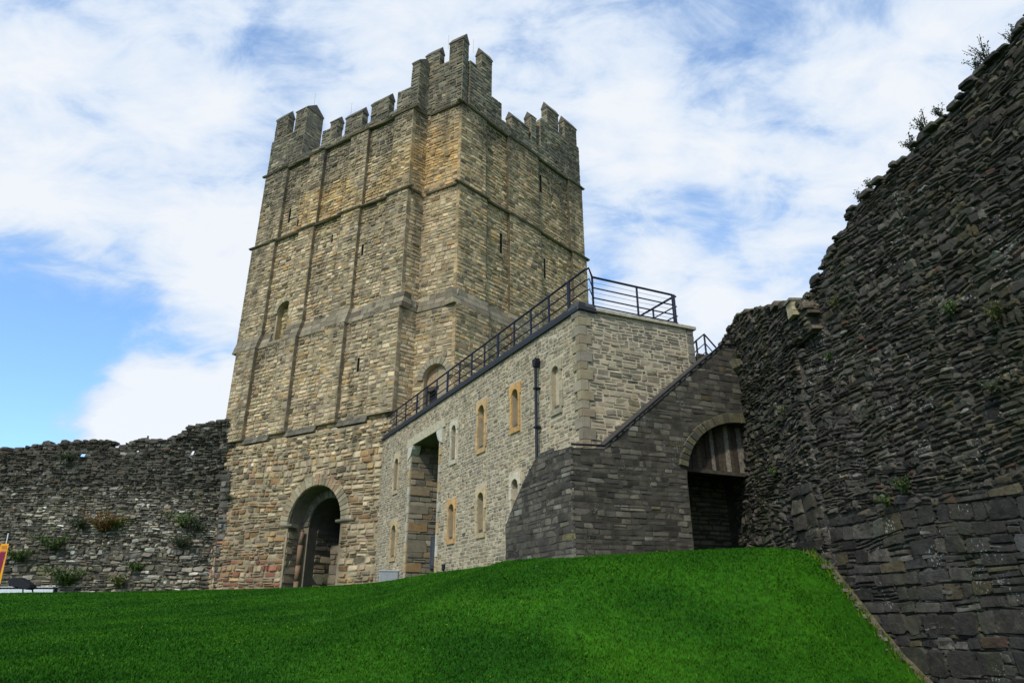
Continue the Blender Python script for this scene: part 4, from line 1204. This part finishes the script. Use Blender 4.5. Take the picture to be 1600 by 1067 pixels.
Vl = np.stack([L0 - dv, L0 + dv, tipv], 1).reshape(-1, 3)
tl = np.where(RNG.random((nl, 1)) < .45, np.array((3.2, 1.1, 3.0)), np.array((.6, .5, .5))) * RNG.uniform(.6, 1.1, (nl, 1))
b.mixed(Vl, [], np.arange(nl * 3).reshape(-1, 3), np.clip(np.repeat(tl, 3, axis=0), 0, 3))
nf = 900
fr = 8.6 * (26 / 8.6) ** RNG.random(nf); fa = np.radians(RNG.uniform(-40, 28, nf)); fx = fr * np.sin(fa); fy = fr * np.cos(fa)
keepf = fbm(fx * .45, fy * .45, 61) > .55
G = np.stack([fx, fy], 1)
keepf &= ~behind(GL, .3, -.3, 30) & ~behind(DRF, .3, 0, 9) & ~behind(DLF, .3, 0, 6) & ~behind(TF, .3, -10, 12.8) & ~behind(KL, .8, -6, 14)
fx, fy = fx[keepf], fy[keepf]; nf = len(fx); fz = ground(fx, fy) + .035
sz = RNG.uniform(.006, .012, nf)
Vf = np.stack([np.stack([fx - sz, fy, fz], 1), np.stack([fx + sz, fy, fz + .004], 1), np.stack([fx, fy, fz + 2 * sz], 1)], 1).reshape(-1, 3)
b.mixed(Vf, [], np.arange(nf * 3).reshape(-1, 3), np.repeat(np.where(RNG.random((nf, 1)) < .25, np.array((4, 1.5, 4.0)), np.array((2.2, .9, .8))), 3, axis=0))
tag(b.build("grass", M_GRASS), "short vivid green mown grass covering the sloping lawn", "grass", kind="stuff")
# worn earth strip at the foot of the tall wall
b = MB()
fu = np.linspace(TF.uv(1281, 866)[0], TF.uv(1500, 1120)[0] - 3, 90)
Vv = []; qs = []
for i, u in enumerate(fu):
    wdt = (.04 + .12 * min(1, i / 40)) * (.5 + 1.0 * vnoise(i * .45, 2.2, 8)) + .03 * random.random()
    for j, o in enumerate((-.04, wdt * .3, wdt * .65, wdt)):
        p = TF.w(u, 0, o); zg = float(ground(p[0], p[1])[0]); Vv.append((p[0], p[1], zg + (.07, .045, .035, -.02)[j] + random.uniform(-.012, .012)))
for i in range(len(fu) - 1):
    for j in range(3): qs.append((i * 4 + j, i * 4 + j + 1, i * 4 + 5 + j, i * 4 + 4 + j))
cc_ = np.array((.14, .11, .06)) * RNG.uniform(.6, 1.3, (len(Vv), 1))
b.quads(Vv, qs, cc_, False)
for k in range(160):
    u = random.uniform(fu[-1], fu[0]); o = abs(random.gauss(0, .12)); p = TF.w(u, 0, o); zg = float(ground(p[0], p[1])[0]); sz = random.uniform(.012, .045)
    b.prism(TF, [(u - sz, zg + .02), (u + sz, zg + .025), (u + sz * .7, zg + .03 + sz * .9), (u - sz * .6, zg + .03 + sz)], o - sz, o + sz, np.array((.13, .115, .09)) * random.uniform(.5, 1.6), .008)
tag(b.build("worn_earth", M_PLASTER), kind="structure")

# =================================================================== SMALL THINGS ON THE LAWN
def on_ground(px, d):
    r = ray(px, 925); k = d / math.hypot(r[0], r[1]); x, y = r[0] * k, r[1] * k
    return np.array([x, y, float(ground(x, y)[0])])
# feather banner
p = at_dist(0, 905, 37.5); gz0 = float(ground(p[0], p[1])[0])
bn = empty("feather_banner", (p[0] - .3, p[1], gz0), "maroon feather banner with orange edging at the far left", "banner")
BF = Face((p[0], p[1]), 90)
b = MB(); t0 = BF.uv(13, 833); t1 = BF.uv(-6, 925)
b.tube([BF.w(t1[0], gz0, 0), BF.w(t0[0], t0[1], 0)], .02, (.55, .55, .55), 8); b.build("pole", M_METAL, bn)
def quadpx(c, o0, o1): return [BF.uv(*q) for q in c]
b = MB(); b.prism(BF, [BF.uv(2, 849), BF.uv(14.5, 849), BF.uv(1, 912), BF.uv(-14, 912)], .012, .022, (.80, .36, .03)); b.build("edging", M_CLOTH, bn)
b = MB(); b.prism(BF, [BF.uv(1.0, 862), BF.uv(10, 862), BF.uv(-2, 907), BF.uv(-11, 907)], .022, .03, (.22, .025, .06)); b.build("panel", M_CLOTH, bn)
for y in (853, 856):
    b = MB(); b.prism(BF, [BF.uv(3.5, y), BF.uv(12, y), BF.uv(11.6, y + 1.4), BF.uv(3, y + 1.4)], .022, .028, (.32, .05, .06)); b.build("stripe", M_CLOTH, bn)
b = MB(); b.prism(BF, [BF.uv(2.2, 859.2), BF.uv(10.8, 859.2), BF.uv(10.2, 861.6), BF.uv(1.6, 861.6)], .022, .028, (.62, .2, .05)); b.build("stripe", M_CLOTH, bn)
adopt(bn)
# floodlight
p = at_dist(36, 926, 36.5)
fl = empty("floodlight", tuple(p), "black ground floodlight tilted toward the wall at far left", "floodlight")
FF = Face((p[0], p[1]), 90)
b = MB()
b.prism(FF, [FF.uv(17, 907), FF.uv(21, 902.5), FF.uv(33, 902), FF.uv(50, 913), FF.uv(52, 918), FF.uv(45, 921), FF.uv(30, 918), FF.uv(18, 915)], -.25, .2, (.012, .013, .017), .04); b.build("housing", M_METAL, fl)
b = MB(); b.prism(FF, [FF.uv(15.5, 907), FF.uv(17, 905.5), FF.uv(19, 914), FF.uv(17, 915.5)], -.2, .15, (.05, .055, .05)); b.build("lens", M_METAL, fl)
for px in (36, 50):
    b = MB(); b.tube([FF.w(*FF.uv(px, 917)), FF.w(FF.uv(px + (0 if px == 36 else 2), 926)[0], float(p[2]) - .03, 0)], .025, (.012, .013, .017), 6); b.build("leg", M_METAL, fl)
adopt(fl)
# white trough bench
p = at_dist(40, 926, 39.5)
tr = empty("white_bench", tuple(p), "low white bench with dark slats behind the floodlight", "bench")
TFa = Face((p[0], p[1]), 90)
a0 = TFa.uv(-30, 920)[0]; a1 = TFa.uv(85, 920)[0]; zb0 = TFa.uv(40, 927)[1]; zb1 = TFa.uv(40, 920)[1]; zb2 = TFa.uv(40, 916)[1]
b = MB(); b.box(TFa, a0, a1, zb0 - .1, zb1, -.4, 0, (.62, .66, .68)); b.build("plinth", M_METAL, tr)
b = MB(); b.box(TFa, a0, a1 - .1, zb2 - .03, zb2, -.4, .0, (.7, .7, .7)); b.build("top_rail", M_METAL, tr)
b = MB()
u = a0
while u < a1 - .15:
    b.box(TFa, u, u + .09, zb1, zb2 - .03, -.35, -.03, (.03, .03, .035)); u += .15
b.build("slats", M_METAL, tr)
b = MB(); b.box(TFa, a1 - .03, a1 + .03, zb0 - .1, zb1 + .02, -.2, .03, (.02, .02, .025)); b.build("end_cap", M_METAL, tr)
adopt(tr)
# pale cabinet by the gatehouse
p = GL.w(GL.uv(601, 905, .5)[0], 0, .35)
cz0 = float(ground(p[0], p[1])[0])
cb = empty("meter_cabinet", (p[0], p[1], cz0), "pale grey low metal cabinet between keep door and gatehouse", "cabinet")
CF = Face(p, azl)
CF2 = Face(p, 80)
b = MB(); b.box(CF2, -.35, .35, cz0 - .1, cz0 + .42, -.3, .0, (.36, .38, .38)); b.build("body", M_METAL, cb)
b = MB(); b.box(CF2, -.38, .38, cz0 + .42, cz0 + .46, -.33, .03, (.45, .47, .47)); b.build("lid", M_METAL, cb)
for s_ in (-.17, .17):
    b = MB(); b.box(CF2, s_ - .15, s_ + .15, cz0 + .02, cz0 + .38, .0, .015, (.30, .32, .33)); b.build("door", M_METAL, cb)
adopt(cb)
# white litter / daisies
for (px, py, lab) in ((838, 876, "single white scrap lying on the grass crest before the dark stair wall"),):
    q = np.array(DLF.w(*DLF.uv(px, py, .5), .5)) if False else at_dist(px, py - 2, 13.6)
    x, y = q[0], q[1]; z = float(ground(x, y)[0])
    b = MB(); b.mixed([(x - .03, y, z + .04), (x + .03, y + .02, z + .05), (x + .025, y, z + .07), (x - .02, y - .03, z + .065), (x, y + .04, z + .06)], [(0, 1, 2, 3)], [(0, 1, 4), (1, 2, 4), (2, 3, 4), (3, 0, 4)], (.75, .76, .78))
    tag(b.build("paper_scrap", M_CLOTH), lab, "litter")

# =================================================================== PLANTS ON THE WALLS
def sprig(F, u, z, off, h, n, spread, cols, label, leaf=.03, group="plants rooted in the stonework", droop=0.0, stemc=(.06, .055, .03), dens=9):
    root = empty("wall_plant", F.w(u, z, off), label, "plant", group)
    st = MB(); lf = MB(); lv = []; lt_ = []; lc = []
    for i in range(n):
        a = random.uniform(-1, 1) * spread; L = h * random.uniform(.5, 1.0)
        o1 = random.uniform(-.3, .6) * spread * h
        p0 = np.array(F.w(u + random.uniform(-.12, .12) * h, z, off))
        p2 = np.array(F.w(u + a * L, z + L * (1 - droop), off + .1 * h + o1))
        p1 = (p0 + p2) / 2 + np.array([0, 0, .12 * L])
        st.tube([p0, p1, p2], .006, stemc, 5, .003)
        for k in range(dens):
            t = random.uniform(.15, 1.02)
            c = (1 - t) ** 2 * p0 + 2 * t * (1 - t) * p1 + t * t * p2 + np.random.default_rng(random.randrange(1 << 30)).normal(0, leaf * .9, 3)
            d1 = np.array([random.gauss(0, 1), random.gauss(0, 1), random.gauss(0, .8)]); d1 /= np.linalg.norm(d1)
            d2 = np.cross(d1, [random.gauss(0, 1), random.gauss(0, 1), random.gauss(0, 1)]); d2 /= max(np.linalg.norm(d2), 1e-3)
            s_ = leaf * random.uniform(.6, 1.4)
            m_ = len(lv)
            lv += [c - d1 * s_, c + d2 * s_ * .45, c + d1 * s_, c - d2 * s_ * .45]; lt_.append((m_, m_ + 1, m_ + 2, m_ + 3))
            lc += [np.array(random.choice(cols)) * random.uniform(.6, 1.4)] * 4
    st.build("stem", M_LEAF, root)
    lf.quads(np.array(lv), lt_, np.array(lc)); lf.build("foliage", M_LEAF, root)
    adopt(root)
DG = [(.06, .08, .035), (.08, .09, .045), (.05, .065, .03)]
GG = [(.07, .12, .02), (.05, .09, .02), (.09, .13, .03)]
YG = [(.09, .11, .02), (.13, .13, .03)]
RG = [(.22, .075, .02), (.16, .08, .02), (.10, .10, .02)]
def crest(px, py, h, n, label, cols=DG, leaf=.024, spread=.55):
    u, z = TF.uv(px, py + 6, -.25); sprig(TF, u, z - .03, -.25, h * .7, int(n * 1.4), spread, cols, label, leaf * .85, dens=13)
crest(1583, 60, .5, 6, "thin dark sprig just below the highest corner of the tall wall")
crest(1543, 92, .62, 12, "large leafy sprig on the tall wall crest, second from the top")
crest(1532, 104, .42, 8, "short sprig beside the large leafy sprig on the tall wall crest")
crest(1470, 175, .38, 10, "low bushy weed midway up the tall wall crest")
crest(1447, 203, .62, 14, "spreading dark weed on the crest where the tall wall steps down")
crest(1425, 228, .45, 12, "dense small weed below the spreading weed on the crest")
crest(1362, 290, .4, 12, "dark bushy weed on the lower crest above the ragged wall end")
crest(1345, 307, .34, 10, "small weed on the lower crest nearest the ragged wall end")
crest(1296, 400, .25, 4, "tiny bare sprig on the ragged end of the tall wall")
for px, py, h, n, cols, lab in ((1492, 492, .28, 12, GG, "green tuft high on the tall wall face near the long slab"), (1565, 500, .3, 10, YG, "yellowish tuft on the tall wall face at the right edge"),
                            (1418, 770, .32, 14, GG, "bright green tuft on the lower half of the tall wall"), (1392, 792, .26, 10, GG, "small green tuft left of the bright tuft low on the tall wall"),
                            (1308, 478, .2, 8, YG, "small yellow green tuft near the ragged end of the tall wall"), (1300, 562, .18, 8, GG, "small tuft on the tall wall face level with the stair head"),
                            (1560, 615, .3, 9, DG, "straggly dark weed on the tall wall near the right frame edge")):
    u, z = TF.uv(px, py); sprig(TF, u, z, .04, h * 1.2, n * 2, .7, cols, lab, .018, droop=.35, dens=16)
for px, py, h, n, cols, lab in ((1228, 645, .25, 12, GG, "green tuft on the wall stump right of the arch top"), (1215, 742, .26, 16, GG, "leafy green tuft on the wall stump level with the boards")):
    u, z = SF.uv(px, py); sprig(SF, u, z, .05, h, n, .8, cols, lab, .02, droop=.3, dens=11)
for px, py, h, n, cols, lab in ((372, 782, .8, 26, DG, "dark bush rooted where the curtain wall joins the keep"), (165, 822, 1.1, 34, RG, "rust red and orange weed in the middle of the curtain wall"),
                            (188, 815, .7, 18, YG, "olive weed touching the rust red weed on the curtain wall"), (88, 850, .9, 26, GG, "green ivy patch left of the rust red weed"), (128, 818, .7, 16, DG, "dark ivy patch above and left of the rust red weed"),
                            (35, 868, .8, 26, GG, "green patch of weeds just right of the banner"), (108, 905, 1.1, 40, GG, "broad green shrub at the wall foot right of the white bench"),
                            (290, 815, .8, 22, GG, "green weed high on the curtain wall near the keep"), (312, 822, .7, 18, DG, "dark weed between the keep and the high green weed"),
                            (285, 845, .7, 18, DG, "dark weed below the two high weeds near the keep"), (215, 882, .5, 14, GG, "small green weed low in the middle of the curtain wall"), (110, 712, .5, 14, DG, "dark weed near the top of the curtain wall by the left hole"),
                            (190, 905, .6, 16, YG, "olive weed at the foot of the curtain wall")):
    u, z = LW.uv(px, py); sprig(LW, u, z - .3, .1, h * 1.5, int(n * 1.7), 1.0, cols, lab, .055, droop=.4, dens=20)

# =================================================================== SKY AND SUN
SUN_AZ, SUN_EL = 206.0, 44.0
sun_d = bpy.data.lights.new("sun", 'SUN'); sun_d.energy = 2.6; sun_d.angle = R(3.0); sun_d.color = (1, .95, .86)
sun = bpy.data.objects.new("sun", sun_d); COL.objects.link(sun)
sd_ = Vector((math.sin(R(SUN_AZ)) * math.cos(R(SUN_EL)), math.cos(R(SUN_AZ)) * math.cos(R(SUN_EL)), math.sin(R(SUN_EL))))
sun.rotation_euler = sd_.to_track_quat('Z', 'Y').to_euler()
world = bpy.data.worlds.new("World"); scene.world = world; world.use_nodes = True
nt = world.node_tree; L = nt.links.new
bg = nt.nodes["Background"]; bg.inputs["Strength"].default_value = .12
sky = N_(nt, "ShaderNodeTexSky", sky_type='NISHITA'); sky.sun_disc = False
sky.sun_elevation = R(SUN_EL); sky.sun_rotation = R(SUN_AZ); sky.air_density = 1.0; sky.dust_density = .6; sky.ozone_density = 1.5
tc = N_(nt, "ShaderNodeTexCoord")
sep = N_(nt, "ShaderNodeSeparateXYZ"); L(tc.outputs["Generated"], sep.inputs[0])
def math_(op, a, c=None, clamp=False):
    n = N_(nt, "ShaderNodeMath", operation=op); n.use_clamp = clamp
    for i, x in enumerate((a, c)):
        if x is None: continue
        if isinstance(x, (int, float)): n.inputs[i].default_value = x
        else: L(x, n.inputs[i])
    return n.outputs[0]
zz = math_('MAXIMUM', math_('ADD', sep.outputs[2], .55), .05)
cx = math_('DIVIDE', sep.outputs[0], zz); cy = math_('DIVIDE', sep.outputs[1], zz)
cmb = N_(nt, "ShaderNodeCombineXYZ"); L(cx, cmb.inputs[0]); L(cy, cmb.inputs[1]); L(math_('MULTIPLY', sep.outputs[2], .6), cmb.inputs[2])
def noise(scale, detail, rough, dist, seed):
    n = N_(nt, "ShaderNodeTexNoise"); n.inputs["Scale"].default_value = scale; n.inputs["Detail"].default_value = detail; n.inputs["Roughness"].default_value = rough; n.inputs["Distortion"].default_value = dist
    mp = N_(nt, "ShaderNodeMapping"); mp.inputs["Location"].default_value = (seed, seed * .7, 0); mp.inputs["Scale"].default_value = (.8, 1.25, 1)
    L(cmb.outputs[0], mp.inputs["Vector"]); L(mp.outputs[0], n.inputs["Vector"])
    return n.outputs["Fac"]
nA = noise(3.2, 10, .58, .3, 3.3); nB = noise(11.0, 8, .62, .5, 9.1)
mask = math_('ADD', math_('MULTIPLY', math_('SUBTRACT', nA, .5), 4.2), math_('MULTIPLY', math_('SUBTRACT', nB, .5), 2.6))
mask = math_('ADD', mask, .62)
def blob(px, py, rad, amt):
    global mask
    d = ray(px, py); d = d / np.linalg.norm(d)
    dp = N_(nt, "ShaderNodeVectorMath", operation='DOT_PRODUCT'); L(tc.outputs["Generated"], dp.inputs[0]); dp.inputs[1].default_value = tuple(d)
    mr = N_(nt, "ShaderNodeMapRange", interpolation_type='SMOOTHSTEP'); mr.inputs[1].default_value = math.cos(R(rad)); mr.inputs[2].default_value = math.cos(R(rad * .15)); mr.inputs[3].default_value = 0; mr.inputs[4].default_value = amt
    L(dp.outputs["Value"], mr.inputs[0])
    mask = math_('ADD', mask, mr.outputs[0])
for bl in ((40, 560, 11, -1.05), (230, 545, 9, -.55), (-60, 480, 9, -.5), (30, 690, 7, -.9), (240, 645, 5.5, 1.7), (320, 630, 5, 1.2), (130, 672, 4, .9), (290, 575, 3, -.5), (150, 330, 17, .9), (420, 420, 10, .6), (250, 90, 9, -.25), (60, 60, 7, -.35),
           (860, 150, 9, -.2), (980, 210, 5, .55), (1100, 265, 6, .35), (1050, 385, 7, -.5), (930, 380, 5, -.5), (1050, 455, 6, .9), (1180, 460, 6, .6), (1250, 200, 10, .35), (1180, 60, 10, -.05), (640, 40, 9, .35), (1400, 120, 9, .3)):
    blob(*bl)
# thinner, greyer undersides are part of the cloud itself
ramp = N_(nt, "ShaderNodeMapRange", interpolation_type='SMOOTHSTEP'); ramp.inputs[1].default_value = -.25; ramp.inputs[2].default_value = 1.05; ramp.inputs[3].default_value = .09; ramp.inputs[4].default_value = .97
L(mask, ramp.inputs[0])
ccol = N_(nt, "ShaderNodeMix", data_type='RGBA'); ccol.inputs["A"].default_value = (4.6, 6.0, 8.0, 1); ccol.inputs["B"].default_value = (7.5, 7.8, 8.2, 1)
cm = N_(nt, "ShaderNodeMapRange"); cm.inputs[1].default_value = .2; cm.inputs[2].default_value = 1.5
L(mask, cm.inputs[0]); L(cm.outputs[0], ccol.inputs["Factor"])
boost = N_(nt, "ShaderNodeVectorMath", operation='MULTIPLY'); boost.inputs[1].default_value = (1.5, 1.95, 2.3)
L(sky.outputs[0], boost.inputs[0])
mx = N_(nt, "ShaderNodeMix", data_type='RGBA'); L(ramp.outputs[0], mx.inputs["Factor"]); L(boost.outputs[0], mx.inputs["A"]); L(ccol.outputs["Result"], mx.inputs["B"])
L(mx.outputs["Result"], bg.inputs["Color"])

vs = scene.view_settings
vs.view_transform = 'Standard'; vs.look = 'None'; vs.exposure = 0.0; vs.gamma = 1.0
scene.cycles.max_bounces = 6
